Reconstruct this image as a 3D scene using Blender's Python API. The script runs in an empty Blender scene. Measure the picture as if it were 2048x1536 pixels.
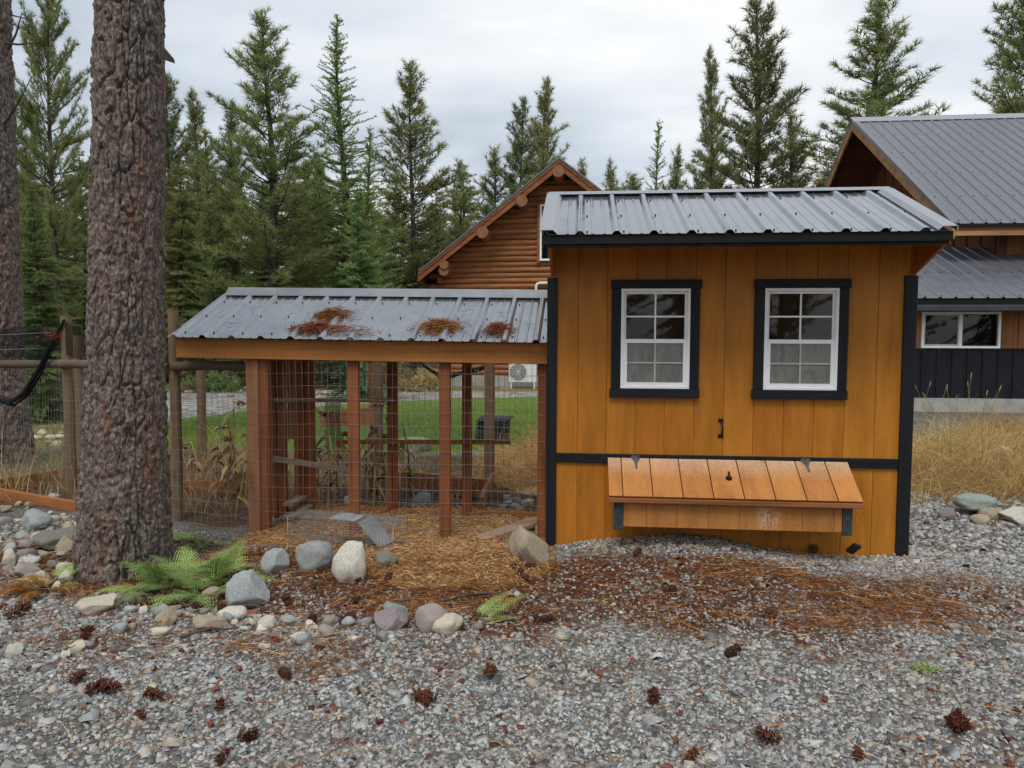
import bpy, bmesh, math, random
import numpy as np
from mathutils import Vector, Matrix, Euler

R = math.radians
SC = bpy.context.scene
COL = SC.collection
RNG = np.random.default_rng(7)
random.seed(7)

# ------------------------------------------------------------------ camera
CAM_H, FPX = 1.45, 1450.0
YAW, PITCH, ROLL = R(5.5), R(-3.35), 0.004
_fw = np.array([-math.sin(YAW)*math.cos(PITCH), math.cos(YAW)*math.cos(PITCH), math.sin(PITCH)])
_r0 = np.array([math.cos(YAW), math.sin(YAW), 0.0]); _u0 = np.cross(_r0, _fw)
_r = math.cos(ROLL)*_r0 + math.sin(ROLL)*_u0
_u = -math.sin(ROLL)*_r0 + math.cos(ROLL)*_u0
_C = np.array([0, 0, CAM_H])
cam = bpy.data.cameras.new('camera'); cam_o = bpy.data.objects.new('camera', cam); COL.objects.link(cam_o)
cam.sensor_width = 36; cam.lens = 36*FPX/2048; cam.clip_start = 0.05; cam.clip_end = 3000
m = Matrix.Identity(4)
for i in range(3):
    m[i][0], m[i][1], m[i][2], m[i][3] = _r[i], _u[i], -_fw[i], _C[i]
cam_o.matrix_world = m
SC.camera = cam_o

# ------------------------------------------------------------------ sky, sun, exposure
SUN_EL, SUN_AZ = R(59), R(187)          # azimuth measured from +Y clockwise (behind the camera)
W = bpy.data.worlds.new('World'); SC.world = W; W.use_nodes = True
nt = W.node_tree; nt.nodes.clear()
def wn(t, **k):
    n = nt.nodes.new(t)
    for a, b in k.items(): setattr(n, a, b)
    return n
out = wn('ShaderNodeOutputWorld'); mixs = wn('ShaderNodeMixShader'); bg1 = wn('ShaderNodeBackground'); bg2 = wn('ShaderNodeBackground')
sky = wn('ShaderNodeTexSky', sky_type='NISHITA', sun_disc=False, sun_elevation=SUN_EL, sun_rotation=SUN_AZ)
sky.air_density = 1.0; sky.dust_density = 2.0
bg1.inputs['Strength'].default_value = 0.1
nt.links.new(sky.outputs[0], bg1.inputs['Color'])
tc = wn('ShaderNodeTexCoord'); sep = wn('ShaderNodeSeparateXYZ'); nt.links.new(tc.outputs['Generated'], sep.inputs[0])
def mth(op, a, b=None):
    n = wn('ShaderNodeMath', operation=op)
    for i, v in enumerate((a, b)):
        if v is None: continue
        if isinstance(v, (int, float)): n.inputs[i].default_value = v
        else: nt.links.new(v, n.inputs[i])
    return n.outputs[0]
zz = mth('ADD', mth('MAXIMUM', sep.outputs['Z'], 0.0), 0.22)
cmb = wn('ShaderNodeCombineXYZ')
nt.links.new(mth('DIVIDE', sep.outputs['X'], zz), cmb.inputs[0]); nt.links.new(mth('DIVIDE', sep.outputs['Y'], zz), cmb.inputs[1])
mp = wn('ShaderNodeMapping'); mp.inputs['Location'].default_value = (3.1, 1.7, 0.0); mp.inputs['Rotation'].default_value = (0, 0, 0.5); mp.inputs['Scale'].default_value = (1.0, 1.5, 1)
nt.links.new(cmb.outputs[0], mp.inputs[0])
n1 = wn('ShaderNodeTexNoise'); n1.inputs['Scale'].default_value = 0.62; n1.inputs['Detail'].default_value = 7; n1.inputs['Roughness'].default_value = 0.52; n1.inputs['Distortion'].default_value = 0.35
nt.links.new(mp.outputs[0], n1.inputs['Vector'])
cr = wn('ShaderNodeValToRGB'); e = cr.color_ramp.elements
e[0].position = 0.38; e[0].color = (0.41, 0.47, 0.54, 1)
e[1].position = 0.62; e[1].color = (0.88, 0.88, 0.87, 1)
x = cr.color_ramp.elements.new(0.5); x.color = (0.63, 0.68, 0.73, 1)
nt.links.new(n1.outputs['Fac'], cr.inputs['Fac']); nt.links.new(cr.outputs[0], bg2.inputs['Color'])
bg2.inputs['Strength'].default_value = 0.86
mixs.inputs[0].default_value = 0.93
nt.links.new(bg1.outputs[0], mixs.inputs[1]); nt.links.new(bg2.outputs[0], mixs.inputs[2]); nt.links.new(mixs.outputs[0], out.inputs[0])
sl = bpy.data.lights.new('sun', 'SUN'); so = bpy.data.objects.new('sun', sl); COL.objects.link(so)
sl.energy = 1.5; sl.angle = R(26); sl.color = (1.0, 0.97, 0.92)
d = Vector((math.sin(SUN_AZ)*math.cos(SUN_EL), math.cos(SUN_AZ)*math.cos(SUN_EL), math.sin(SUN_EL)))
so.rotation_euler = d.to_track_quat('Z', 'Y').to_euler(); so.location = d*60
vs = SC.view_settings
vs.view_transform = 'Standard'; vs.look = 'None'; vs.exposure = 0.52; vs.gamma = 1
SC.render.engine = 'CYCLES'
SC.cycles.use_denoising = True
SC.cycles.max_bounces = 6; SC.cycles.diffuse_bounces = 3; SC.cycles.glossy_bounces = 3; SC.cycles.transparent_max_bounces = 12
SC.cycles.use_adaptive_sampling = True; SC.cycles.adaptive_threshold = 0.012

# ------------------------------------------------------------------ helpers
def ray(px, py): return _fw + (px-1024)/FPX*_r - (py-768)/FPX*_u
def atY(px, py, Y):
    d = ray(px, py); return _C + d*(Y/d[1])
def atZ(px, py, Z=0.0):
    d = ray(px, py); return _C + d*((Z-CAM_H)/d[2])

def tag(o, label=None, cat=None, group=None, kind=None):
    if label: o['label'] = label
    if cat: o['category'] = cat
    if group: o['group'] = group
    if kind: o['kind'] = kind
    return o
def thing(name, loc, label, cat, group=None):
    o = bpy.data.objects.new(name, None); COL.objects.link(o); o.location = loc; o.empty_display_size = 0.1
    return tag(o, label, cat, group)
def wloc(o):
    v = Vector((0, 0, 0))
    while o: v = v + o.location; o = o.parent
    return v
def link(name, me, mat, parent=None):
    if mat is not None and not me.materials: me.materials.append(mat)
    o = bpy.data.objects.new(name, me); COL.objects.link(o)
    if parent is not None: o.parent = parent
    return o
def npmesh(name, V, F, mat, parent=None, smooth=False, attrs=None):
    V = np.asarray(V, dtype=np.float32).reshape(-1, 3); F = np.asarray(F, dtype=np.int32); k = F.shape[1]
    if parent is not None: V = V - np.array(wloc(parent), dtype=np.float32)
    me = bpy.data.meshes.new(name)
    me.vertices.add(len(V)); me.vertices.foreach_set('co', V.ravel())
    me.loops.add(F.size); me.loops.foreach_set('vertex_index', F.ravel())
    me.polygons.add(len(F)); me.polygons.foreach_set('loop_start', np.arange(0, F.size, k, dtype=np.int32))
    try: me.polygons.foreach_set('loop_total', np.full(len(F), k, dtype=np.int32))
    except Exception: pass
    if smooth: me.polygons.foreach_set('use_smooth', np.ones(len(F), dtype=bool))
    for a, v in (attrs or {}).items():
        at = me.attributes.new(a, 'FLOAT', 'POINT'); at.data.foreach_set('value', np.asarray(v, dtype=np.float32))
    me.update(calc_edges=True)
    return link(name, me, mat, parent)
class MB:
    """collects shapes (world coordinates) for one mesh"""
    def __init__(s): s.v = []; s.f = []; s.sm = []
    def add(s, V, F, smooth=False):
        o = len(s.v); s.v += [tuple(map(float, p)) for p in V]; s.f += [tuple(i+o for i in f) for f in F]; s.sm += [smooth]*len(F); return s
    def box(s, x0, x1, y0, y1, z0, z1):
        V = [(x, y, z) for z in (z0, z1) for y in (y0, y1) for x in (x0, x1)]
        return s.add(V, [(0, 2, 3, 1), (4, 5, 7, 6), (0, 1, 5, 4), (2, 6, 7, 3), (0, 4, 6, 2), (1, 3, 7, 5)])
    def bar(s, a, b, w, h, up=(0, 0, 1), roll=0.0):
        a, b, up = Vector(a), Vector(b), Vector(up); d = (b-a).normalized()
        if abs(d.dot(up)) > 0.99: up = Vector((0, 1, 0))
        r = d.cross(up).normalized(); u = r.cross(d)
        if roll: r, u = r*math.cos(roll)+u*math.sin(roll), u*math.cos(roll)-r*math.sin(roll)
        V = [p + r*(w/2*i) + u*(h/2*j) for p in (a, b) for j in (-1, 1) for i in (-1, 1)]
        return s.add(V, [(0, 1, 3, 2), (4, 6, 7, 5), (0, 4, 5, 1), (2, 3, 7, 6), (0, 2, 6, 4), (1, 5, 7, 3)])
    def prism(s, poly, off):
        """poly: list of 3D points, extruded by vector off"""
        n = len(poly); off = Vector(off); V = [Vector(p) for p in poly]; V = V + [p+off for p in V]
        return s.add(V, [tuple(range(n)), tuple(range(2*n-1, n-1, -1))] + [(i, i+n, (i+1) % n+n, (i+1) % n) for i in range(n)])
    def tube(s, pts, rad, n=6, caps=True, smooth=True):
        pts = [Vector(p) for p in pts]; k = len(pts)
        if not hasattr(rad, '__len__'): rad = [rad]*k
        V = []; ref = None
        for i, p in enumerate(pts):
            d = (pts[min(i+1, k-1)]-pts[max(i-1, 0)]).normalized()
            if ref is None: ref = Vector((0, 0, 1)) if abs(d.z) < 0.9 else Vector((1, 0, 0))
            r = d.cross(ref).normalized(); u = r.cross(d); ref = u
            V += [p + (r*math.cos(2*math.pi*j/n)+u*math.sin(2*math.pi*j/n))*rad[i] for j in range(n)]
        F = [(i*n+j, i*n+(j+1) % n, (i+1)*n+(j+1) % n, (i+1)*n+j) for i in range(k-1) for j in range(n)]
        s.add(V, F, smooth)
        if caps: s.add([V[j] for j in range(n)], [tuple(range(n-1, -1, -1))]); s.add(V[-n:], [tuple(range(n))])
        return s
    def build(s, name, mat, parent=None, bevel=0.0, kind=None):
        L = wloc(parent) if parent is not None else Vector((0, 0, 0))
        me = bpy.data.meshes.new(name); me.from_pydata([(p[0]-L.x, p[1]-L.y, p[2]-L.z) for p in s.v], [], s.f)
        me.polygons.foreach_set('use_smooth', s.sm); me.update()
        o = link(name, me, mat, parent)
        if bevel:
            b = o.modifiers.new('bevel', 'BEVEL'); b.width = bevel; b.segments = 1; b.limit_method = 'ANGLE'
        if kind: o['kind'] = kind
        return o
def copy_tree(o, parent=None):
    c = o.copy(); COL.objects.link(c); c.parent = parent
    for ch in list(o.children): copy_tree(ch, c)
    return c

# numpy value noise (3D lattice)
_LAT = np.random.default_rng(3).random((32, 32, 32))
def vnoise(p):
    p = np.asarray(p, dtype=float); i = np.floor(p).astype(int); f = p-i; f = f*f*(3-2*f); r = 0
    for dx in (0, 1):
        for dy in (0, 1):
            for dz in (0, 1):
                w = (f[..., 0] if dx else 1-f[..., 0])*(f[..., 1] if dy else 1-f[..., 1])*(f[..., 2] if dz else 1-f[..., 2])
                r = r + w*_LAT[(i[..., 0]+dx) % 32, (i[..., 1]+dy) % 32, (i[..., 2]+dz) % 32]
    return r*2-1
def fbm(p, oct=4, rough=0.5):
    a = 1; s = 0; p = np.asarray(p, dtype=float)
    for k in range(oct): s = s + a*vnoise(p*2**k + 11.3*k); a *= rough
    return s
def n2(x, y, sc, oct=3, z=0.0):
    x = np.asarray(x, dtype=float); return fbm(np.stack([x*sc, np.asarray(y, dtype=float)*sc, np.full_like(x, z)], -1), oct)
def sst(a, b, x):
    t = np.clip((np.asarray(x, dtype=float)-a)/(b-a), 0, 1); return t*t*(3-2*t)

# ------------------------------------------------------------------ material builder
class G:
    def __init__(s, name):
        s.m = bpy.data.materials.new(name); s.m.use_nodes = True; s.t = s.m.node_tree; s.t.nodes.clear()
        s.o = s.t.nodes.new('ShaderNodeOutputMaterial'); s.p = s.t.nodes.new('ShaderNodeBsdfPrincipled')
        s.t.links.new(s.p.outputs[0], s.o.inputs[0]); s._tc = None
    def set(s, n, k, v):
        i = n.inputs[k]
        if isinstance(v, bpy.types.NodeSocket): s.t.links.new(v, i)
        elif isinstance(v, (tuple, list)) and len(v) == 3 and i.type == 'RGBA': i.default_value = (*v, 1)
        else: i.default_value = v
    def n(s, t, ins=None, **props):
        n = s.t.nodes.new(t)
        for a, b in props.items(): setattr(n, a, b)
        for k, v in (ins or {}).items(): s.set(n, k, v)
        return n
    def co(s, scale=(1, 1, 1), loc=(0, 0, 0), kind='Object'):
        if s._tc is None: s._tc = s.n('ShaderNodeTexCoord')
        return s.n('ShaderNodeMapping', {'Vector': s._tc.outputs[kind], 'Scale': scale, 'Location': loc}).outputs[0]
    def noise(s, vec, scale=1, detail=4, rough=0.5, dist=0.0):
        return s.n('ShaderNodeTexNoise', {'Vector': vec, 'Scale': scale, 'Detail': detail, 'Roughness': rough, 'Distortion': dist}).outputs['Fac']
    def ramp(s, fac, stops, interp='LINEAR'):
        n = s.n('ShaderNodeValToRGB', {'Fac': fac}); cr = n.color_ramp; cr.interpolation = interp
        while len(cr.elements) < len(stops): cr.elements.new(0.5)
        for e, (p, c) in zip(cr.elements, stops):
            e.position = p; e.color = (*c, 1) if len(c) == 3 else c
        return n.outputs[0]
    def fr(s, fac, a, b, lo=0.0, hi=1.0):
        return s.n('ShaderNodeMapRange', {'Value': fac, 'From Min': a, 'From Max': b, 'To Min': lo, 'To Max': hi}).outputs[0]
    def mix(s, fac, a, b, mode='MIX'):
        n = s.n('ShaderNodeMix', data_type='RGBA', blend_type=mode); s.set(n, 0, fac); s.set(n, 6, a); s.set(n, 7, b); return n.outputs[2]
    def math(s, op, a, b=0.0):
        n = s.n('ShaderNodeMath', operation=op); s.set(n, 0, a); s.set(n, 1, b); return n.outputs[0]
    def attr(s, name): return s.n('ShaderNodeAttribute', attribute_name=name).outputs['Fac']
    def orand(s): return s.n('ShaderNodeObjectInfo').outputs['Random']
    def hsv(s, col, h=0.5, sat=1.0, v=1.0):
        return s.n('ShaderNodeHueSaturation', {'Color': col, 'Hue': h, 'Saturation': sat, 'Value': v}).outputs[0]
    def bump(s, h, strength=0.3, dist=0.01):
        s.set(s.p, 'Normal', s.n('ShaderNodeBump', {'Height': h, 'Strength': strength, 'Distance': dist}).outputs[0])
    def fin(s, col=None, rough=0.7, metal=0.0, spec=0.2):
        if col is not None: s.set(s.p, 'Base Color', col)
        s.set(s.p, 'Roughness', rough); s.set(s.p, 'Metallic', metal); s.set(s.p, 'Specular IOR Level', spec); return s.m

def wood(name, col, axis=2, rough=0.65, scale=14, var=0.35, dark=0.45, bump=0.25, grey=None, incise=False, spec=0.18):
    g = G(name); sc = [scale*1.0]*3; sc[axis] = scale*0.05
    v = g.co(sc)
    f = g.noise(v, 1.0, 6, 0.6, 0.8)
    c = tuple(col)
    cc = g.ramp(f, [(0.25, tuple(x*dark for x in c)), (0.5, c), (0.78, tuple(min(1, x*1.25) for x in c))])
    pv = g.noise(g.co((1.3, 1.3, 1.3)), 1.5, 3)
    cc = g.hsv(cc, 0.5, 1.0, g.math('MULTIPLY', g.fr(pv, 0.3, 0.7, 1-var*0.6, 1+var*0.5), g.fr(g.orand(), 0, 1, 1-var*0.4, 1+var*0.4)))
    if grey is not None:
        cc = g.mix(g.fr(g.noise(g.co((2, 2, 2)), 3.0, 5, 0.6), 0.4, 0.65), cc, grey)
    h = f
    if incise:
        s2 = [0.0, 0.0, 0.0]
        b = g.n('ShaderNodeTexBrick', {'Vector': g.n('ShaderNodeMapping', {'Vector': g._tc.outputs['Object'], 'Rotation': (R(-90), 0, 0)}).outputs[0], 'Scale': 1.0, 'Color1': (0, 0, 0), 'Color2': (0, 0, 0), 'Mortar': (1, 1, 1), 'Mortar Size': 0.0016, 'Brick Width': 0.02, 'Row Height': 0.011, 'Mortar Smooth': 0.1}, offset=0.5)
        w = g.n('ShaderNodeTexWave', {'Vector': g.co((1, 0, 0)), 'Scale': 15.7, 'Distortion': 0.0}, bands_direction='X').outputs['Fac']
        k = g.math('MULTIPLY', b.outputs['Color'], g.fr(w, 0.35, 0.5, 0, 1))
        cc = g.mix(g.math('MULTIPLY', k, 0.6), cc, tuple(x*0.25 for x in c))
    g.bump(h, bump, 0.004)
    return g.fin(cc, rough, 0, spec)

def metal(name, col, rough=0.35, metallic=0.0, var=0.2, dirt=None):
    g = G(name)
    f = g.noise(g.co((3, 3, 3)), 2.0, 6, 0.65)
    cc = g.hsv(tuple((*col, 1)), 0.5, 1.0, g.fr(f, 0.3, 0.7, 1-var, 1+var))
    if dirt is not None:
        d = g.noise(g.co((1, 1, 1)), 9.0, 8, 0.7)
        cc = g.mix(g.fr(d, 0.55, 0.78, 0, 0.8), cc, dirt)
    g.bump(g.noise(g.co((1, 1, 1)), 3.0, 2), 0.10, 0.02)
    return g.fin(cc, g.fr(f, 0.3, 0.7, rough-0.08, rough+0.12), metallic, 0.5)
def plain(name, col, rough=0.6, metal=0.0, var=0.15, sc=8, spec=0.25):
    g = G(name); f = g.noise(g.co((1, 1, 1)), sc, 5, 0.6)
    return g.fin(g.hsv((*col, 1), 0.5, 1, g.fr(f, 0.3, 0.7, 1-var, 1+var)), rough, metal, spec)

def siding(name, col, rough=0.42, dust=0.0, lid=False):
    g = G(name)
    v = g.co((1, 1, 1))
    rnd = g.orand()
    off = g.n('ShaderNodeCombineXYZ', {'X': g.math('MULTIPLY', rnd, 40.0), 'Y': 0.0, 'Z': g.math('MULTIPLY', rnd, 17.0)}).outputs[0]
    vv = g.n('ShaderNodeVectorMath', {0: v, 1: off}, operation='ADD').outputs[0]
    vs_ = g.n('ShaderNodeMapping', {'Vector': vv, 'Scale': (9.0, 3.0, 1.1)}).outputs[0]
    big = g.noise(vs_, 1.0, 2, 0.4, 0.4)
    rings = g.math('FRACT', g.math('MULTIPLY', big, 34.0))
    rings = g.n('ShaderNodeMath', {0: g.math('MULTIPLY', rings, math.pi)}, operation='SINE').outputs[0]
    fine = g.noise(g.n('ShaderNodeMapping', {'Vector': vv, 'Scale': (180, 60, 9)}).outputs[0], 1.0, 3, 0.6)
    hh = g.math('ADD', g.math('MULTIPLY', rings, 0.6), fine)
    mask = g.fr(g.noise(g.n('ShaderNodeMapping', {'Vector': vv, 'Scale': (3, 1, 1.2)}).outputs[0], 2.0, 3), 0.4, 0.6, 0.35, 1.0)
    pv = g.noise(g.n('ShaderNodeMapping', {'Vector': vv, 'Scale': (6, 2, 1.0)}).outputs[0], 1.3, 5, 0.6)
    c = g.hsv((*col, 1), g.fr(rnd, 0, 1, 0.497, 0.503), 1.0, g.math('MULTIPLY', g.fr(pv, 0.3, 0.7, 0.74, 1.18), g.fr(rnd, 0, 1, 0.96, 1.05)))
    c = g.mix(g.math('MULTIPLY', g.fr(hh, 0.6, 0.2, 0, 1), 0.40), c, tuple(x*0.45 for x in col))  # low grain also darkened in colour, as frontal sun flattens the embossing
    if dust:
        dd = g.noise(g.co((1, 1, 1)), 60.0, 6, 0.75)
        c = g.mix(g.fr(dd, 0.5, 0.72, 0, dust), c, (0.55, 0.47, 0.38))
        sx = g.n('ShaderNodeSeparateXYZ', {0: g.co((1, 1, 1))})
        if lid: c = g.mix(g.math('MULTIPLY', g.fr(sx.outputs['Z'], 0.575, 0.69, 0, 1), g.fr(dd, 0.30, 0.62, 0.1, 1)), c, (0.56, 0.43, 0.31))
        else:
            ds = g.n('ShaderNodeVectorMath', {0: g.co((1, 0.2, 0.62), (-0.235, 0, -0.225))}, operation='LENGTH').outputs['Value']
            c = g.mix(g.math('MULTIPLY', g.fr(ds, 0.105, 0.02, 0, 1), g.fr(dd, 0.45, 0.55, 0, 0.9)), c, (0.66, 0.62, 0.58))
    g.bump(g.math('MULTIPLY', hh, mask), 0.55, 0.005)
    return g.fin(c, g.fr(pv, 0.3, 0.7, rough-0.08, rough+0.1), 0, 0.25)

M = {}
M['siding'] = siding('stained_siding', (0.44, 0.162, 0.019), 0.40)
M['siding_dusty'] = siding('dusty_siding', (0.43, 0.175, 0.04), 0.6, 0.25)
M['siding_lid'] = siding('lid_siding', (0.46, 0.185, 0.045), 0.6, 0.22, True)
M['siding_side'] = siding('side_siding', (0.40, 0.135, 0.018), 0.55)
M['black'] = wood('black_trim_paint', (0.012, 0.014, 0.018), 2, 0.5, 16, 0.2, 0.7, 0.9, spec=0.22)
M['blackx'] = wood('black_trim_paint_level', (0.012, 0.014, 0.018), 0, 0.5, 16, 0.2, 0.7, 0.9, spec=0.22)
M['blackdust'] = plain('dusty_black_paint', (0.045, 0.048, 0.055), 0.6, 0, 0.5, 40)
M['redx'] = wood('red_cedar_level', (0.30, 0.115, 0.042), 0, 0.7)
M['redz'] = wood('red_cedar_upright', (0.25, 0.085, 0.034), 2, 0.7)
M['tanz'] = wood('brown_fir_upright', (0.31, 0.145, 0.07), 2, 0.7)
M['beam'] = wood('treated_beam', (0.42, 0.165, 0.045), 0, 0.6, 9, 0.25, 0.7, 0.1, incise=True)
M['greywood'] = wood('weathered_plank', (0.27, 0.17, 0.11), 0, 0.8, 14, 0.3, 0.5, 0.3, (0.26, 0.22, 0.18))
M['post'] = wood('fence_post_wood', (0.20, 0.125, 0.065), 2, 0.8, 22, 0.4, 0.4, 0.5, (0.17, 0.13, 0.095))
M['pole'] = wood('fence_pole_wood', (0.13, 0.085, 0.055), 0, 0.8, 22, 0.4, 0.4, 0.5, (0.10, 0.085, 0.07))
M['bedboard'] = wood('garden_board', (0.29, 0.11, 0.042), 0, 0.7, 10, 0.3, 0.6, 0.2)
M['roof'] = metal('charcoal_roof_steel', (0.30, 0.315, 0.335), 0.15, 0.75, 0.16, (0.38, 0.39, 0.40))
M['roofshop'] = metal('charcoal_shop_steel', (0.15, 0.155, 0.178), 0.34, 0.4, 0.10)
M['flash'] = metal('grey_flashing', (0.30, 0.31, 0.33), 0.30, 0.4, 0.12)
M['drip'] = plain('black_drip_edge', (0.005, 0.005, 0.006), 0.6)
M['screw'] = plain('roof_screw', (0.02, 0.02, 0.025), 0.5)
M['galv'] = plain('galvanised_wire', (0.30, 0.29, 0.28), 0.45, 0.5)
M['galvplate'] = metal('galvanised_plate', (0.45, 0.47, 0.50), 0.4, 0.5, 0.2)
M['vinyl'] = plain('white_vinyl', (0.86, 0.87, 0.88), 0.4, 0, 0.05)
M['vinyldust'] = plain('dusty_vinyl', (0.42, 0.42, 0.41), 0.6, 0, 0.15)
M['iron'] = plain('black_iron', (0.012, 0.012, 0.013), 0.4, 0.2)
M['hinge'] = plain('dusty_hinge_iron', (0.10, 0.105, 0.12), 0.55, 0.4, 0.5, 50)
M['dark'] = plain('unlit_interior', (0.05, 0.045, 0.04), 0.9)
M['logend'] = plain('log_end_grain', (0.25, 0.11, 0.055), 0.75, 0, 0.3, 6)
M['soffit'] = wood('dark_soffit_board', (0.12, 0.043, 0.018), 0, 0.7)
M['shoptrim'] = wood('raw_fascia_board', (0.36, 0.20, 0.09), 0, 0.7, 8, 0.3, 0.5)
M['shopside'] = wood('brown_panel_siding', (0.26, 0.115, 0.045), 2, 0.6, 10)
M['shopblack'] = plain('black_wall_steel', (0.010, 0.012, 0.018), 0.55, 0, 0.3, 6, 0.22)
M['concrete'] = plain('concrete', (0.34, 0.34, 0.31), 0.85, 0, 0.25, 5)
M['white'] = plain('white_enamel', (0.70, 0.71, 0.71), 0.45, 0, 0.06)
M['net'] = plain('black_netting', (0.012, 0.013, 0.014), 0.8)
M['plastic'] = plain('black_plastic', (0.018, 0.019, 0.021), 0.5)

def glassmat(name, col, rough=0.06, dirt=0.0, dcol=(0.3, 0.29, 0.27)):
    g = G(name)
    g.t.nodes.remove(g.p)
    gl = g.n('ShaderNodeBsdfGlossy', {'Color': (1, 1, 1), 'Roughness': rough}); tr = g.n('ShaderNodeBsdfTransparent', {'Color': col})
    fr_ = g.n('ShaderNodeFresnel', {'IOR': 1.5})
    mx = g.n('ShaderNodeMixShader', {0: fr_.outputs[0], 1: tr.outputs[0], 2: gl.outputs[0]})
    df = g.n('ShaderNodeBsdfDiffuse', {'Color': dcol})
    nz = g.noise(g.co((14, 14, 5)), 1.0, 7, 0.7, 0.6); sp = g.noise(g.co((1, 1, 1)), 170, 2, 0.5)
    f = g.math('ADD', g.fr(nz, 0.35, 0.75, dirt*0.5, dirt), g.fr(sp, 0.66, 0.72, 0, 0.25*min(1, dirt*4)))
    m2 = g.n('ShaderNodeMixShader', {0: f, 1: mx.outputs[0], 2: df.outputs[0]})
    g.t.links.new(m2.outputs[0], g.o.inputs[0]); return g.m
M['glass'] = glassmat('window_glass', (0.75, 0.8, 0.8), 0.02, 0.035)
M['glassclear'] = glassmat('clear_window_glass', (0.5, 0.52, 0.52), 0.02, 0.0)
M['glassdusty'] = glassmat('dusty_window_glass', (0.6, 0.6, 0.58), 0.1, 0.6, (0.46, 0.44, 0.41))

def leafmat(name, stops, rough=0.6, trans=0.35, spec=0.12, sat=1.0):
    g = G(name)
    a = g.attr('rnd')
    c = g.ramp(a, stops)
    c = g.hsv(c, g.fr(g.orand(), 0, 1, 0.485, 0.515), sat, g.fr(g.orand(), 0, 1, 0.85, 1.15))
    g.fin(c, rough, 0, spec)
    if trans:
        t = g.n('ShaderNodeBsdfTranslucent', {'Color': c}); mx = g.n('ShaderNodeMixShader', {0: trans, 1: g.p.outputs[0], 2: t.outputs[0]})
        g.t.links.new(mx.outputs[0], g.o.inputs[0])
    return g.m
M['pine'] = leafmat('pine_needles', [(0, (0.132, 0.153, 0.042)), (0.5, (0.233, 0.269, 0.072)), (0.9, (0.358, 0.379, 0.108)), (1, (0.420, 0.306, 0.097))], sat=0.86)
M['pine2'] = leafmat('blue_pine_needles', [(0, (0.116, 0.139, 0.048)), (0.5, (0.194, 0.233, 0.072)), (1, (0.310, 0.342, 0.103))], sat=0.86)
M['larch'] = leafmat('larch_needles', [(0, (0.156, 0.228, 0.048)), (0.5, (0.265, 0.373, 0.078)), (1, (0.406, 0.497, 0.120))], sat=0.86)
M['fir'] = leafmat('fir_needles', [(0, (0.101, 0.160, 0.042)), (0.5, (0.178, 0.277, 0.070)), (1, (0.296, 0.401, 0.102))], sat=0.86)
M['firdark'] = leafmat('olive_fir_needles', [(0, (0.138, 0.156, 0.045)), (0.5, (0.235, 0.258, 0.069)), (1, (0.356, 0.343, 0.108))], sat=0.86)  # second fir foliage, more olive than the plain fir
M['fern'] = leafmat('fern_green', [(0, (0.149, 0.235, 0.072)), (0.5, (0.314, 0.422, 0.134)), (1, (0.538, 0.558, 0.198))], 0.6, 0.3)
M['fernorange'] = leafmat('fern_autumn', [(0, (0.20, 0.075, 0.02)), (0.5, (0.42, 0.17, 0.03)), (0.8, (0.45, 0.25, 0.05)), (1, (0.25, 0.28, 0.05))], 0.7, 0.25)
M['drygrass'] = leafmat('dry_grass', [(0, (0.40, 0.26, 0.10)), (0.4, (0.62, 0.45, 0.18)), (0.8, (0.78, 0.62, 0.30)), (0.9, (0.36, 0.36, 0.12)), (1, (0.24, 0.30, 0.09))], 0.7, 0.2)
M['stalkgrass'] = leafmat('weed_stalks', [(0, (0.286, 0.195, 0.091)), (0.45, (0.520, 0.377, 0.169)), (0.75, (0.754, 0.585, 0.286)), (0.85, (0.325, 0.351, 0.104)), (1, (0.208, 0.286, 0.078))], 0.7, 0.2)
M['straw'] = leafmat('straw', [(0, (0.330, 0.179, 0.066)), (0.5, (0.616, 0.392, 0.156)), (1, (0.825, 0.616, 0.300))], 0.7, 0.1)
M['lawnblade'] = leafmat('lawn_grass', [(0, (0.11, 0.19, 0.03)), (0.6, (0.18, 0.29, 0.05)), (1, (0.30, 0.34, 0.09))], 0.6, 0.25)
M['needle'] = leafmat('dead_pine_needles', [(0, (0.11, 0.032, 0.014)), (0.5, (0.20, 0.062, 0.024)), (0.88, (0.33, 0.125, 0.045)), (1, (0.58, 0.34, 0.15))], 0.6, 0.0)
M['deadleaf'] = leafmat('withered_leaf', [(0, (0.100, 0.070, 0.048)), (0.5, (0.320, 0.200, 0.094)), (1, (0.600, 0.440, 0.188))], 0.8, 0.1)
M['shrub'] = leafmat('shrub_leaf', [(0, (0.078, 0.130, 0.024)), (0.5, (0.182, 0.247, 0.042)), (1, (0.416, 0.403, 0.060))], 0.6, 0.25)
M['stalk'] = leafmat('dry_stalk', [(0, (0.325, 0.221, 0.096)), (1, (0.650, 0.520, 0.240))], 0.8, 0)
M['cone'] = leafmat('pine_cone', [(0, (0.03, 0.018, 0.014)), (0.6, (0.085, 0.045, 0.032)), (1, (0.20, 0.10, 0.06))], 0.7, 0)
M['conered'] = leafmat('rotten_cone', [(0, (0.05, 0.018, 0.012)), (0.6, (0.125, 0.045, 0.027)), (1, (0.22, 0.095, 0.055))], 0.8, 0)
g = G('gravel_stone'); a = g.attr('rnd')
c = g.ramp(a, [(0, (0.085, 0.085, 0.08)), (0.25, (0.19, 0.196, 0.196)), (0.52, (0.325, 0.333, 0.33)), (0.76, (0.46, 0.465, 0.45)), (0.83, (0.33, 0.28, 0.21)), (0.93, (0.56, 0.54, 0.49)), (0.97, (0.22, 0.15, 0.12)), (1, (0.46, 0.36, 0.24))])
c = g.hsv(c, 0.5, 1.0, g.fr(g.noise(g.co((1, 1, 1)), 60, 4, 0.6), 0.3, 0.7, 0.75, 1.15))
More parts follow.
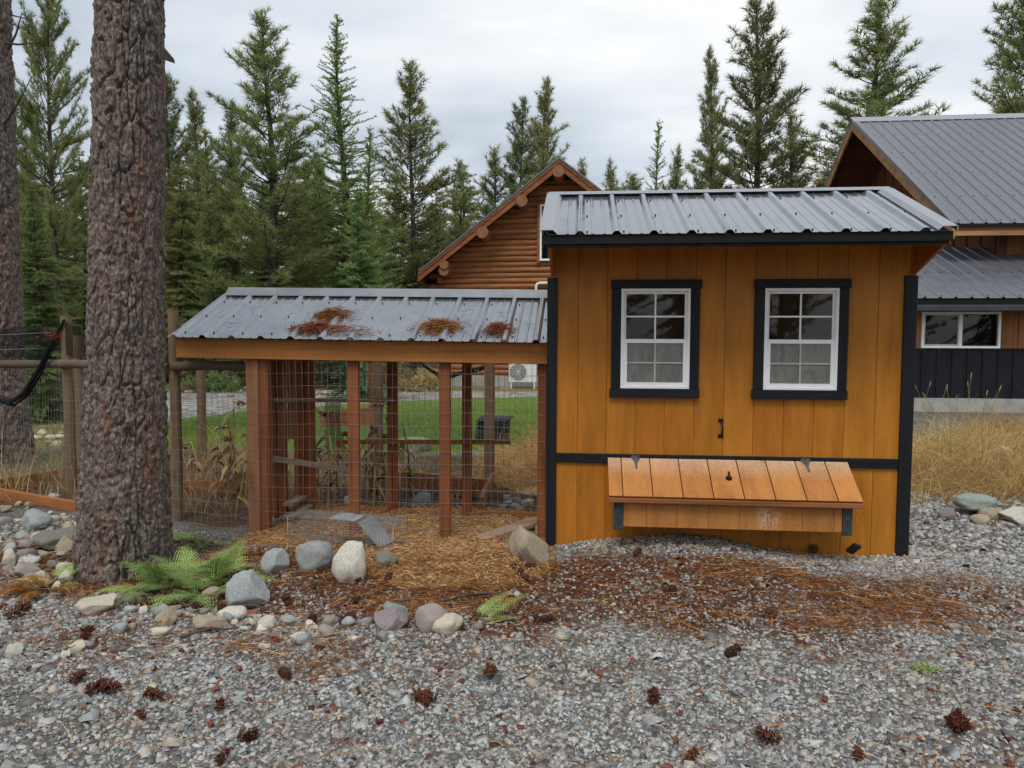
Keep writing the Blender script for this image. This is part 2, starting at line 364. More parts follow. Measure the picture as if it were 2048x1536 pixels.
c = g.mix(g.fr(g.noise(g.co((1, 1, 1)), 1.6, 5, 0.65), 0.50, 0.72, 0, 0.4), c, (0.19, 0.155, 0.12))
M['gravel'] = g.fin(c, 0.5, 0, 0.3)
g = G('bark_flake'); c = g.ramp(g.attr('rnd'), [(0, (0.07, 0.022, 0.014)), (0.5, (0.14, 0.045, 0.025)), (1, (0.22, 0.10, 0.06))]); M['flake'] = g.fin(c, 0.75)

def bark(name, base, red, redamt=0.5):
    g = G(name)
    a = g.attr('furrow'); b = g.attr('tint')
    n1_ = g.noise(g.co((1, 1, 0.6)), 22, 7, 0.72); n2_ = g.noise(g.co((1, 1, 0.5)), 90, 5, 0.7)
    c = g.ramp(n1_, [(0.3, tuple(x*0.3 for x in base)), (0.5, base), (0.7, tuple(min(1, x*2.1) for x in base))])
    c = g.mix(g.fr(n2_, 0.53, 0.62, 0, 0.7), c, tuple(min(1, x*2.7) for x in base))
    n3_ = g.noise(g.co((1, 1, 0.35)), 55, 4, 0.75, 0.5); c = g.mix(g.fr(n3_, 0.50, 0.42, 0, 0.75), c, tuple(x*0.22 for x in base))
    c = g.mix(g.math('MULTIPLY', g.fr(b, 0.62, 0.85, 0, redamt), g.fr(a, 0.75, 0.3, 0.15, 1)), c, red)
    g.bump(g.math('ADD', n1_, g.math('MULTIPLY', n2_, 0.7)), 0.85, 0.012)
    return g.fin(c, 0.6, 0, 0.3)
M['bark'] = bark('ponderosa_bark', (0.16, 0.128, 0.108), (0.27, 0.10, 0.05), 0.8)
g = G('conifer_bark'); n_ = g.noise(g.co((6, 6, 1.5)), 2, 5, 0.7)
M['trunk'] = g.fin(g.ramp(n_, [(0.3, (0.03, 0.024, 0.02)), (0.7, (0.11, 0.09, 0.075))]), 0.9)
def rockmat(name, col, col2, vein=0.0):
    g = G(name); v = g.co((1, 1, 1))
    n1_ = g.noise(v, 9, 7, 0.65, 0.8); n2_ = g.noise(v, 50, 5, 0.7)
    c = g.mix(g.fr(n1_, 0.38, 0.66), col, col2)
    c = g.hsv(c, 0.5, 1, g.math('MULTIPLY', g.fr(n2_, 0.3, 0.7, 0.75, 1.2), g.fr(g.orand(), 0, 1, 0.85, 1.15)))
    if vein:
        w = g.n('ShaderNodeTexWave', {'Vector': v, 'Scale': 7.0, 'Distortion': 9.0, 'Detail': 4.0}).outputs['Fac']
        c = g.mix(g.fr(w, 0.93, 0.99, 0, vein), c, (0.62, 0.60, 0.56))
    g.bump(g.math('ADD', n1_, g.math('MULTIPLY', n2_, 0.5)), 0.4, 0.01); return g.fin(c, 0.65)
RK = {'blue': rockmat('blue_grey_rock', (0.22, 0.245, 0.25), (0.38, 0.40, 0.40), 0.6), 'grey': rockmat('grey_rock', (0.20, 0.21, 0.205), (0.30, 0.31, 0.30), 0.3),
      'white': rockmat('white_rock', (0.62, 0.60, 0.55), (0.42, 0.37, 0.28)), 'tan': rockmat('tan_rock', (0.378, 0.315, 0.225), (0.270, 0.225, 0.162)),
      'cream': rockmat('cream_rock', (0.454, 0.405, 0.306), (0.521, 0.472, 0.386), 0.3), 'pink': rockmat('pink_rock', (0.261, 0.213, 0.195), (0.319, 0.280, 0.254)),
      'purple': rockmat('purple_rock', (0.206, 0.167, 0.175), (0.276, 0.231, 0.237), 0.4), 'olive': rockmat('olive_rock', (0.176, 0.165, 0.131), (0.254, 0.237, 0.198)),
      'teal': rockmat('teal_rock', (0.22, 0.27, 0.245), (0.32, 0.36, 0.33), 0.2), 'brown': rockmat('brown_rock', (0.24, 0.17, 0.13), (0.34, 0.27, 0.21))}

# ------------------------------------------------------------------ ground
def gz(x, y):
    x = np.asarray(x, dtype=float); y = np.asarray(y, dtype=float)
    z = 0.022*n2(x, y, 0.55, 3)*sst(200, 4, np.hypot(x, y-4))
    z = z - 0.045*sst(0.15, -0.3, x)*sst(4.2, 5.0, y)*sst(11, 8, y)
    z = z + 0.075*np.exp(-((x-0.72)/0.52)**2-((y-5.12)/0.25)**2)
    z = z - 0.03*sst(1.3, 2.2, x)*sst(4.4, 5.1, y)*sst(7, 6, y)
    z = z + 0.37*sst(2.6, 5.0, x)*sst(6.6, 11, y)*sst(60, 30, y)
    z = z - 0.25*sst(12, 26, y)*sst(4, 0, x)*sst(-30, -12, x)
    z = z + 0.10*sst(-2.9, -3.9, x)*sst(3.6, 4.8, y)*sst(7.0, 6.0, y)
    z = z - 0.03*np.exp(-((x+0.9)/0.9)**2-((y-3.95)/0.3)**2)
    z = z + 0.05*sst(-0.2, -0.9, x)*sst(-2.6, -2.2, x)*np.exp(-((y-4.75)/0.28)**2)
    z = z + 0.012*n2(x, y, 3.1, 2)*sst(16, 6, np.hypot(x, y))
    return z
def W_straw(x, y):
    edge = np.interp(x, [-2.7, -2.35, -1.6, -1.0, -0.5, -0.2], [5.2, 4.85, 4.45, 4.1, 4.1, 4.5]) + 0.12*n2(x, y, 2.5)
    return sst(-0.12, 0.18, y-edge)*sst(6.5, 6.2, y)*sst(-2.72, -2.5, x + 0.06*n2(x, y, 5))*sst(-0.12, -0.26, x)
def W_duff(x, y):
    nz = n2(x, y, 1.7, 4)
    a = sst(3.32, 3.58, y + 0.14*nz)*sst(4.95, 4.5, y)*sst(-2.7, -2.3, x)*sst(0.45, -0.2, x + 0.3*nz)
    b = 1.0*sst(1.18, 0.45, np.hypot((x-0.62)/1.75, (y-4.14)/0.72) + 0.34*nz)
    c = 0.5*sst(1.0, 0.5, np.hypot((x+1.3)/1.7, (y-3.2)/0.28) + 0.6*nz)
    d = 0.75*sst(1.0, 0.4, np.hypot((x+3.1)/0.9, (y-4.3)/0.9) + 0.4*nz)
    e = 0.8*sst(1, .5, np.hypot((x-2.1)/1.1, (y-4.25)/0.35) + 0.4*nz)
    return np.clip(np.maximum.reduce([a, b, c, d, e]), 0, 1)
def lawn_far(x): return np.interp(x, [-12, -7.5, -3.5, 0.5, 2], [11, 13.4, 20.5, 23, 23.5])
def W_lawn(x, y):
    return sst(9.0, 9.9, y + 0.3*n2(x, y, 1.2))*sst(0.3, -0.5, y-lawn_far(x) + 0.4*n2(x, y, 0.8))*sst(1.8, 0.9, x)*sst(-8, -6.5, x)
def W_soil(x, y):
    return np.clip(sst(5.3, 5.7, y)*sst(-2.5, -2.8, x)*sst(-6.2, -5.4, x)*sst(9.6, 8.8, y) + sst(6.2, 6.4, y)*sst(-3.0, -2.6, x)*sst(0.8, 0.4, x)*sst(9.6, 8.8, y), 0, 1)
def W_dry(x, y):
    return np.clip(sst(2.5, 2.9, x)*sst(6.5, 6.9, y + 0.2*n2(x, y, 1.3))*sst(10.1, 9.5, y + 0.3*n2(x, y, 1.1)) + sst(23, 26, y) + sst(-6, -9, x)*sst(7.5, 9, y)*sst(12, 10.5, y), 0, 1)
xs = np.unique(np.round(np.concatenate([-8-np.geomspace(0.2, 600, 26), np.arange(-8, 6, 0.055), 6+np.geomspace(0.2, 600, 26)]), 4))
ys = np.unique(np.round(np.concatenate([[-200, -60, -20, -6, -2, 0], np.arange(1.2, 9, 0.055), np.arange(9, 34, 0.45), 34+np.geomspace(0.5, 900, 24)]), 4))
X, Y = np.meshgrid(xs, ys); Z = gz(X, Y); nx, ny = len(xs), len(ys)
ii = (np.arange(ny-1)[:, None]*nx + np.arange(nx-1)[None]).ravel()
g = G('ground_cover'); v = g.co((1, 1, 1))
fine = g.noise(v, 45, 6, 0.7); mid = g.noise(v, 6, 5, 0.6); vor = g.n('ShaderNodeTexVoronoi', {'Vector': v, 'Scale': 42.0})
base = g.mix(g.fr(vor.outputs['Color'], 0.2, 0.8), (0.085, 0.075, 0.062), (0.26, 0.25, 0.235))
base = g.mix(g.fr(fine, 0.35, 0.65), base, (0.13, 0.11, 0.09))
def zone(col_a, col_b, at, base, thr=(0.30, 0.62), f=fine):
    cc = g.mix(g.fr(f, 0.35, 0.65), col_a, col_b)
    w = g.math('ADD', g.attr(at), g.math('MULTIPLY', g.math('SUBTRACT', mid, 0.5), 0.5))
    return g.mix(g.fr(w, *thr), base, cc)
far_st = g.n('ShaderNodeTexVoronoi', {'Vector': v, 'Scale': 7.0}).outputs['Color']
pale = g.mix(g.fr(far_st, 0.3, 0.75), (0.20, 0.185, 0.16), (0.44, 0.42, 0.39))
base = g.mix(g.attr('pale'), base, pale)
base = zone((0.045, 0.024, 0.016), (0.15, 0.058, 0.028), 'duff', base, thr=(0.38, 0.95))
base = zone((0.20, 0.115, 0.05), (0.40, 0.25, 0.10), 'straw', base)
base = zone((0.05, 0.034, 0.024), (0.14, 0.09, 0.06), 'soil', base)
base = zone((0.10, 0.16, 0.025), (0.18, 0.26, 0.05), 'lawn', base, f=mid)
base = zone((0.16, 0.12, 0.05), (0.30, 0.22, 0.09), 'dry', base)
g.bump(g.math('ADD', fine, g.math('MULTIPLY', vor.outputs['Distance'], -1.2)), 0.7, 0.02)
M['ground'] = g.fin(base, 0.9, 0, 0.1)
Wp = sst(9.0, 10.0, Y)*sst(40, 32, Y)*sst(2.5, 0.5, X)
npmesh('ground', np.stack([X, Y, Z], -1), np.stack([ii, ii+1, ii+nx+1, ii+nx], -1), M['ground'], smooth=True,
       attrs={'duff': W_duff(X, Y).ravel(), 'straw': W_straw(X, Y).ravel(), 'lawn': W_lawn(X, Y).ravel(), 'soil': W_soil(X, Y).ravel(), 'dry': W_dry(X, Y).ravel(), 'pale': (Wp).ravel()})['kind'] = 'structure'

def frustum(x, y, mg=0.5): return (x > -0.90*y-mg) & (x < 0.60*y+mg)
def rotmats(n, rng, tilt=math.pi):
    """random rotations: yaw any, tilt limited"""
    a = rng.uniform(0, 2*np.pi, n); b = rng.normal(0, tilt, n); c_ = rng.normal(0, tilt, n)
    ca, sa, cb, sb, cc, sc = np.cos(a), np.sin(a), np.cos(b), np.sin(b), np.cos(c_), np.sin(c_); o = np.zeros(n); l = np.ones(n)
    Rz = np.array([[ca, -sa, o], [sa, ca, o], [o, o, l]]).transpose(2, 0, 1)
    Rx = np.array([[l, o, o], [o, cb, -sb], [o, sb, cb]]).transpose(2, 0, 1)
    Ry = np.array([[cc, o, sc], [o, l, o], [-sc, o, cc]]).transpose(2, 0, 1)
    return Rz @ Rx @ Ry
CUBE = np.array([(x, y, z) for z in (-1, 1) for y in (-1, 1) for x in (-1, 1)], dtype=float)
CUBEQ = np.array([(4, 5, 7, 6), (0, 1, 5, 4), (2, 6, 7, 3), (0, 4, 6, 2), (1, 3, 7, 5)])
def stones(n_try, box, dens, smin, smax, rng, lift=0.35):
    x = rng.uniform(box[0], box[1], n_try); y = rng.uniform(box[2], box[3], n_try)
    k = frustum(x, y, 0.8) & (rng.random(n_try) < dens(x, y)); x, y = x[k], y[k]; n = len(x)
    s = smin + (smax-smin)*rng.random(n)**2.2
    T = CUBE[None]*np.array([0.64, 0.44, 0.20])*rng.uniform(0.75, 1.25, (n, 1, 3)) + rng.uniform(-0.2, 0.2, (n, 8, 3))*np.array([1, 1, 0.6])
    T[:, 4:, :2] *= rng.uniform(0.55, 0.95, (n, 1, 1)); T[:, :4, :2] *= rng.uniform(0.6, 1.05, (n, 1, 1))
    V = np.einsum('nij,nkj->nki', rotmats(n, rng, 0.38), T*s[:, None, None])
    V += np.stack([x, y, gz(x, y) + s*0.26*lift], -1)[:, None]
    F = (CUBEQ[None] + 8*np.arange(n)[:, None, None]).reshape(-1, 4)
    return V.reshape(-1, 3), F, np.repeat(rng.random(n), 8)
rg = np.random.default_rng(21)
def gd(x, y):
    d = 1 - 0.72*W_duff(x, y) - W_straw(x, y)
    d = d*np.where((x > -0.25) & (x < 2.25) & (y > 5.17), 0, 1)
    d = d*np.where((x < -2.2) & (y > 4.2), 0.30, 1)*sst(5.6, 5.1, np.where(x < 2.2, y, 0))
    return np.clip(d*(0.55+0.45*sst(-0.35, 0.15, n2(x, y, 0.9, 4))), 0, 1)
V, F, a = stones(196000, (-4.4, 3.7, 1.95, 5.3), gd, 0.0075, 0.0245, rg)
V2, F2, a2 = stones(14000, (2.0, 5.0, 5.0, 7.2), lambda x, y: 0.55*np.ones_like(x), 0.02, 0.045, rg)
V3, F3, a3 = stones(900, (-4.4, 3.4, 1.75, 5.3), gd, 0.035, 0.06, rg)
npmesh('gravel', np.concatenate([V, V2, V3]), np.concatenate([F, F2+len(V), F3+len(V)+len(V2)]), M['gravel'], attrs={'rnd': np.concatenate([a, a2, a3])})
tag(bpy.data.objects['gravel'], 'crushed grey gravel covering the drive in front of the coop', 'gravel', kind='stuff')
# pale crushed stone heaped at the foot of the coop wall
V, F, a = stones(5200, (-0.15, 2.4, 4.72, 5.16), lambda x, y: np.exp(-((y-5.14)/0.16)**2)*sst(-0.1, 0.15, x), 0.01, 0.026, rg, 0.9)
g = G('pale_crushed_stone'); M['palestone'] = g.fin(g.ramp(g.attr('rnd'), [(0, (0.22, 0.19, 0.15)), (1, (0.50, 0.45, 0.37))]), 0.8)
tag(npmesh('crushed_stone', V, F, M['palestone'], attrs={'rnd': a}), 'pale dusty crushed stone banked against the coop wall', 'gravel', kind='stuff')

def blades(P, D, L, w, bend, rng, seg=3, gravity=0.0):
    """curved tapering ribbons: P base, D direction, L length, w width, bend sideways vector"""
    n = len(P); t = np.linspace(0, 1, seg+1)
    side = np.cross(D, rng.normal(size=(n, 3))); side /= np.linalg.norm(side, axis=1)[:, None]+1e-9
    C = P[:, None] + D[:, None]*L[:, None, None]*t[None, :, None] + bend[:, None]*(t[None, :, None]**2)*L[:, None, None]
    C[..., 2] -= gravity*L[:, None]*t[None]**2
    wd = (w[:, None]*(1-0.85*t[None]))[..., None]*side[:, None]
    V = np.stack([C-wd, C+wd], 2).reshape(n, -1, 3)
    q = np.array([(2*i, 2*i+1, 2*i+3, 2*i+2) for i in range(seg)])
    F = (q[None] + (2*(seg+1))*np.arange(n)[:, None, None]).reshape(-1, 4)
    return V.reshape(-1, 3), F, 2*(seg+1)
def litter(n_try, box, dens, L0, L1, w, rng, z0=0.012, z1=0.03, tilt=0.06, zf=None, seg=3):
    x = rng.uniform(box[0], box[1], n_try); y = rng.uniform(box[2], box[3], n_try)
    k = frustum(x, y) & (rng.random(n_try) < dens(x, y)); x, y = x[k], y[k]; n = len(x)
    a = rng.uniform(0, 2*np.pi, n); D = np.stack([np.cos(a), np.sin(a), rng.normal(0, tilt, n)], -1)
    L = rng.uniform(L0, L1, n); zz_ = (zf or gz)(x, y) + rng.uniform(z0, z1, n)
    bend = np.stack([-np.sin(a), np.cos(a), 0*a], -1)*rng.normal(0, 0.22, n)[:, None]
    P = np.stack([x, y, zz_], -1) - D*L[:, None]*0.5
    P[:, 2] = np.maximum(P[:, 2], (zf or gz)(P[:, 0], P[:, 1])+z0*0.6)
    V, F, k = blades(P, D, L, np.full(n, w)*rng.uniform(0.7, 1.3, n), bend, rng, seg)
    return V, F, np.repeat(rng.random(n), k)
V, F, a = litter(46000, (-4.4, 3.2, 1.9, 5.1), lambda x, y: np.clip(W_duff(x, y)*1.1, 0, 1)*(0.25+0.75*sst(-0.25, 0.3, n2(x, y, 2.6, 3))), 0.07, 0.19, 0.0019, rg, 0.014, 0.036)
V2, F2, a2 = litter(5200, (-4.4, 3.4, 1.9, 5.1), lambda x, y: 0.3+0.5*(n2(x, y, 1.3) > 0.1), 0.08, 0.2, 0.0017, rg, 0.022, 0.036)
V3, F3, a3 = litter(900, (2.2, 5, 5.0, 6.8), lambda x, y: 0.5*np.ones_like(x), 0.08, 0.2, 0.002, rg)
tag(npmesh('pine_needle_litter', np.concatenate([V, V2, V3]), np.concatenate([F, F2+len(V), F3+len(V)+len(V2)]), M['needle'], attrs={'rnd': np.concatenate([a, a2, a3])}),
    'rust brown fallen pine needles strewn over the ground', 'pine needles', kind='stuff')
V, F, a = litter(30000, (-2.7, -0.15, 3.9, 6.4), lambda x, y: W_straw(x, y), 0.02, 0.07, 0.0028, rg, 0.004, 0.03, 0.25, seg=2)
tag(npmesh('wood_shavings', V, F, M['straw'], attrs={'rnd': a}), 'golden wood shavings bedding spilled under the run', 'wood shavings', kind='stuff')
V, F, a = stones(7500, (-4.2, 3.3, 1.9, 5.1), lambda x, y: np.clip(0.04+0.6*W_duff(x, y)+0.45*(n2(x, y, 1.1) > 0.22), 0, 1)*(1-W_straw(x, y)), 0.006, 0.030, rg, 1.2)
tag(npmesh('bark_flakes', V, F, M['flake'], attrs={'rnd': a}), 'dark red bark flakes mixed into gravel and needles', 'bark flakes', kind='stuff')

# ------------------------------------------------------------------ corrugated sheet
def sheet(x0, x1, front, back, width_ribs=0.2286, phase=0.0, rib=0.021, thick=0.002):
    """ribbed panel from x0..x1; front/back = functions x -> (y,z) of the lower and upper edge. returns MB"""
    mb = MB(); prof = []
    k = math.floor((x0-phase)/width_ribs)-1
    while True:
        c = phase + k*width_ribs
        if c > x1+0.2: break
        for dx, h in ((-0.031, 0), (-0.012, rib), (0.012, rib), (0.031, 0), (0.07, 0), (0.075, 0.004), (0.085, 0.004), (0.09, 0), (0.142, 0), (0.147, 0.004), (0.157, 0.004), (0.162, 0)):
            if x0 < c+dx < x1: prof.append((c+dx, h))
        k += 1
    def hat(x):
        u = ((x-phase+width_ribs/2) % width_ribs)-width_ribs/2; return rib*max(0, min(1, (0.031-abs(u))/0.019))
    prof = [(x0, hat(x0))]+prof+[(x1, hat(x1))]
    V = []; n = len(prof)
    for off in (0, -thick):
        for fn in (front, back):
            for x, h in prof:
                (ya, za), (yb, zb) = front(x), back(x); l = math.hypot(yb-ya, zb-za); ny_, nz_ = -(zb-za)/l, (yb-ya)/l
                y_, z_ = fn(x); V.append((x, y_+ny_*(h+off), z_+nz_*(h+off)))
    F = []
    for i in range(n-1):
        F += [(i, i+1, n+i+1, n+i), (2*n+i+1, 2*n+i, 3*n+i, 3*n+i+1), (i+1, i, 2*n+i, 2*n+i+1), (n+i, n+i+1, 3*n+i+1, 3*n+i)]
    return mb.add(V, F)
def panels(x0, x1, front, back, mat, parent, phase, w=0.914):
    k = math.floor((x0-phase)/w)
    while phase+k*w < x1-0.01:
        a_, b_ = max(x0, phase+k*w+0.001), min(x1, phase+(k+1)*w-0.001)
        if b_-a_ > 0.02: sheet(a_, b_, front, back, phase=phase).build('roof_panel', mat, parent)
        k += 1
def screws(pts, mat, parent, r=0.006):
    mb = MB()
    for p in pts: mb.tube([(p[0], p[1], p[2]), (p[0], p[1]-0.003, p[2]+0.007)], r, 6)
    return mb.build('roof_screws', mat, parent, kind='stuff')

# ------------------------------------------------------------------ chicken coop
YW = 5.17
coop = thing('chicken_coop', (1.0, YW, -0.05), 'orange stained wooden chicken coop with black trim and two white windows', 'chicken coop')
XL, XR = -0.228, 2.243
WIN = [(0.205, 0.812), (1.182, 1.804)]                   # outer casing extents
def rz(y): return 2.13 + (y-4.62)*0.442                  # top of roof sheet
zt = rz(YW)-0.06
HOLE = [(a+0.06, b-0.06, 1.12, 1.83) for a, b in WIN]
gx = [XL] + [XL+0.2+0.2032*k for k in range(20) if XL+0.2+0.2032*k < XR-0.03] + [XR]
for a_, b_ in zip(gx[:-1], gx[1:]):
    mb = MB(); up = MB(); x0, x1 = a_+0.0022, b_-0.0022; cuts = sorted({x0, x1, *[h for H_ in HOLE for h in H_[:2] if x0 < h < x1]})
    for u, w_ in zip(cuts[:-1], cuts[1:]):
        hs = [H_ for H_ in HOLE if H_[0]-1e-6 <= u and w_ <= H_[1]+1e-6]
        if hs: mb.box(u, w_, YW, YW+0.012, -0.035, hs[0][2]); up.box(u, w_, YW, YW+0.012, hs[0][3], zt)
        else: mb.box(u, w_, YW, YW+0.012, -0.035, zt)
    mb.build('siding_board', M['siding'], coop)
    if up.v: up.build('siding_board', M['siding'], coop)
mb = MB(); xs_ = [XL+0.01, HOLE[0][0], HOLE[0][1], HOLE[1][0], HOLE[1][1], XR-0.01]
for i in range(5):
    if i in (1, 3): H_ = HOLE[0 if i == 1 else 1]; mb.box(xs_[i], xs_[i+1], YW+0.006, YW+0.03, -0.03, H_[2]).box(xs_[i], xs_[i+1], YW+0.006, YW+0.03, H_[3], zt-0.01)
    else: mb.box(xs_[i], xs_[i+1], YW+0.006, YW+0.03, -0.03, zt-0.01)
mb.build('wall_sheathing', M['siding_side'], coop)
def sidewall(x, s):
    poly = [(x, YW+0.035, -0.03), (x, 6.4, -0.03), (x, 6.4, 2.12), (x, 5.59, rz(5.57)-0.05), (x, 4.67, rz(4.67)-0.06), (x, YW+0.035, 1.90)]
    MB().prism(poly, (0.02*s, 0, 0)).build('side_wall', M['siding_side'], coop)
sidewall(XL+0.004, 1); sidewall(XR-0.004, -1)
MB().box(XL+0.03, XR-0.03, 6.37, 6.395, -0.03, 2.1).build('rear_wall', M['siding_side'], coop)
MB().box(XL+0.03, XR-0.03, YW+0.04, 6.36, 0.60, 0.63).build('coop_floor', M['dark'], coop)
MB().box(XL-0.012, 0.12, YW-0.03, YW+0.10, -0.075, -0.038).build('skid_board', M['redx'], coop, 0.003)
MB().box(XL-0.02, XL+0.052, YW-0.022, YW-0.001, -0.045, 1.90).build('corner_trim', M['black'], coop, 0.003)
MB().box(XR-0.078, XR+0.006, YW-0.022, YW-0.001, -0.045, 1.905).build('corner_trim', M['black'], coop, 0.003)
MB().box(XL+0.054, XR-0.080, YW-0.020, YW-0.001, 0.590, 0.657).build('band_trim', M['blackx'], coop, 0.003)
for wi, (a_, b_) in enumerate(WIN):
    ux0, ux1, uz0, uz1 = a_+0.066, b_-0.066, 1.124, 1.822; yf = YW-0.030
    mb = MB(); t = 0.020
    mb.box(ux0, ux1, yf, YW+0.05, uz1-t, uz1).box(ux0, ux1, yf, YW+0.05, uz0, uz0+t).box(ux0, ux0+t, yf, YW+0.05, uz0+t, uz1-t).box(ux1-t, ux1, yf, YW+0.05, uz0+t, uz1-t)
    win = mb.build('window', M['vinyl'], coop, 0.002)
    MB().box(a_-0.006, b_+0.010, YW-0.034, YW-0.001, 1.823, 1.884).build('head_casing', M['blackx'], win, 0.003)
    MB().box(a_, ux0-0.001, YW-0.026, YW-0.001, 1.124, 1.822).build('side_casing', M['black'], win, 0.003)
    MB().box(ux1+0.001, b_, YW-0.026, YW-0.001, 1.124, 1.822).build('side_casing', M['black'], win, 0.003)
    MB().box(a_-0.010, b_+0.004, YW-0.040, YW-0.001, 1.062, 1.123).build('sill', M['blackx'], win, 0.003)
    zm = uz0 + 0.475*(uz1-uz0)
    for nm, s0, s1, yy, st, gm in (('upper_sash', zm, uz1-t, YW-0.006, 0.016, 'glass'), ('lower_sash', uz0+t, zm+0.012, YW-0.024, 0.024, 'glassdusty')):
        mb = MB(); q0, q1 = ux0+t, ux1-t
        mb.box(q0, q1, yy, yy+0.016, s1-st, s1).box(q0, q1, yy, yy+0.016, s0, s0+st).box(q0, q0+st, yy, yy+0.016, s0+st, s1-st).box(q1-st, q1, yy, yy+0.016, s0+st, s1-st)
        mb.build(nm, M['vinyl'], win)
        xm, zc = (q0+q1)/2, (s0+s1)/2
        gy = yy+(0.010 if nm[0] == 'u' else 0.006)
        dm = 0.004 if nm[0] == 'u' else 0.002
        MB().box(xm-0.006, xm+0.006, yy+dm-0.001, yy+dm+0.004, s0+st, s1-st).box(q0+st, xm-0.0065, yy+dm, yy+dm+0.004, zc-0.006, zc+0.006).box(xm+0.0065, q1-st, yy+dm, yy+dm+0.004, zc-0.006, zc+0.006).build('muntin', M['vinyl'] if nm[0] == 'u' else M['vinyldust'], win)
        for (pa, pb) in ((q0+st, xm), (xm, q1-st)):
            for (pc, pd) in ((s0+st, zc), (zc, s1-st)):
                yg = gy if nm[0] == 'u' else yy+0.009
                MB().add([(pa, yg, pc), (pb, yg, pc), (pb, yg, pd), (pa, yg, pd)], [(0, 1, 2, 3)]).build('pane', M[gm], win)
    # dusty insulation board seen behind the lower sash
MB().box(XL+0.05, XR-0.05, 5.62, 5.64, 0.64, 1.42).build('inner_board', plain('inner_board_grey', (0.30, 0.29, 0.27), 0.8, 0, 0.3, 12), coop)
# roof
RX0, RX1 = -0.262, 2.205
fr_c = lambda x: (4.60, rz(4.60)); bk_c = lambda x: (5.57, rz(5.57))
panels(RX0+0.03, RX1-0.03, fr_c, bk_c, M['roof'], coop, -0.02)
bk2 = lambda x: (6.55, rz(5.57)-0.42)
panels(RX0+0.03, RX1-0.03, lambda x: (5.575, rz(5.57)-0.002), bk2, M['roof'], coop, -0.02)
MB().prism([(RX0, 5.515, rz(5.515)+0.026), (RX0, 5.57, rz(5.57)+0.034), (RX0, 5.70, rz(5.57)-0.025), (RX0, 5.57, rz(5.57)+0.028)], (RX1-RX0, 0, 0)).build('ridge_cap', M['flash'], coop)
for s, x in ((1, RX0-0.012), (-1, RX1+0.012)):
    MB().prism([(x, 4.585, rz(4.585)+0.004), (x, 4.585, rz(4.585)+0.032), (x, 5.57, rz(5.57)+0.030), (x, 5.57, rz(5.57)+0.002)], (s*0.004, 0, 0)).prism(
        [(x+s*0.004, 4.585, rz(4.585)+0.030), (x+s*0.085, 4.585, rz(4.585)+0.030), (x+s*0.085, 5.52, rz(5.52)+0.030), (x+s*0.004, 5.52, rz(5.52)+0.030)], (0, -0.002, 0.003)).prism(
        [(x+s*0.085, 4.585, rz(4.585)+0.030), (x+s*0.112, 4.585, rz(4.585)+0.006), (x+s*0.112, 5.52, rz(5.52)+0.006), (x+s*0.085, 5.52, rz(5.52)+0.030)], (0, -0.002, 0.003)).build('rake_trim', M['flash'], coop)
MB().box(RX0+0.002, RX1-0.002, 4.612, 4.632, rz(4.61)-0.062, rz(4.61)-0.004).build('drip_edge', M['drip'], coop)
nb = 13; wv = (RX1-RX0-0.05)/nb
for k in range(nb):
    MB().box(RX0+0.04+k*wv+0.0015, RX0+0.04+(k+1)*wv-0.0015, 4.634, 4.656, 2.045+0.0008*math.sin(k*5), 2.108).build('fascia_board', M['blackx'], coop, 0.0015)
MB().prism([(XL+0.03, 4.66, rz(4.66)-0.05), (XL+0.03, YW-0.002, rz(YW)-0.05), (XL+0.03, YW-0.002, rz(YW)-0.036), (XL+0.03, 4.66, rz(4.66)-0.036)], (XR-XL-0.06, 0, 0)).build('soffit_panel', M['siding_side'], coop)
MB().box(XL+0.03, XR-0.03, 4.66, 4.70, 2.05, rz(4.66)-0.052).build('sub_fascia', M['siding_side'], coop)
sp = []
for yy in (4.64, 5.0, 5.40):
    for k in range(12):
        xx = -0.02+0.2286*k+0.045
        if RX0+0.05 < xx < RX1-0.05: sp.append((xx, yy, rz(yy)+0.001))
screws(sp, M['screw'], coop)
# nesting box
nbox = MB().box(0.245, 1.755, 4.905, YW-0.023, 0.200, 0.212).box(0.245, 0.262, 4.925, YW-0.023, 0.213, 0.46).box(1.738, 1.755, 4.925, YW-0.023, 0.213, 0.46).build('nest_box', M['siding_dusty'], coop)
fx = [0.285+0.2032*k for k in range(0, 8)]
fx = [0.2255+0.062] + [v_ for v_ in (0.24+0.2032*k for k in range(1, 8)) if v_ < 1.70] + [1.7745-0.062]
for a_, b_ in zip(fx[:-1], fx[1:]): MB().box(a_+0.0012, b_-0.0012, 4.890, 4.903, 0.206, 0.405).build('front_board', M['siding_dusty'], nbox)
for a_ in (0.2255, 1.7135): MB().box(a_, a_+0.061, 4.880, 4.900, 0.186, 0.40).build('box_corner_trim', M['blackdust'], nbox, 0.002)
LT, LB = (5.146, 0.632), (4.842, 0.424)                   # lid top / bottom edge (y, z)
ld = Vector((0, LB[0]-LT[0], LB[1]-LT[1])).normalized(); ln = Vector((0, ld.z, -ld.y)); ln = ln if ln.z > 0 else -ln
lx = [0.186] + [0.30-0.018+0.1985*k for k in range(8)] + [1.828]
for a_, b_ in zip(lx[:-1], lx[1:]):
    t0_, t1_ = Vector((0, *LT)), Vector((0, *LB))
    MB().prism([(a_+0.0035, t0_.y, t0_.z), (b_-0.0035, t0_.y, t0_.z), (b_-0.0035, t1_.y, t1_.z), (a_+0.0035, t1_.y, t1_.z)], -ln*0.012).build('lid_board', M['siding_lid'], nbox, 0.0015)
MB().prism([(0.190, LT[0]-0.004, LT[1]-0.016), (1.824, LT[0]-0.004, LT[1]-0.016), (1.824, LB[0]+0.01, LB[1]-0.008), (0.190, LB[0]+0.01, LB[1]-0.008)], -ln*0.014).build('lid_backing', M['soffit'], nbox)
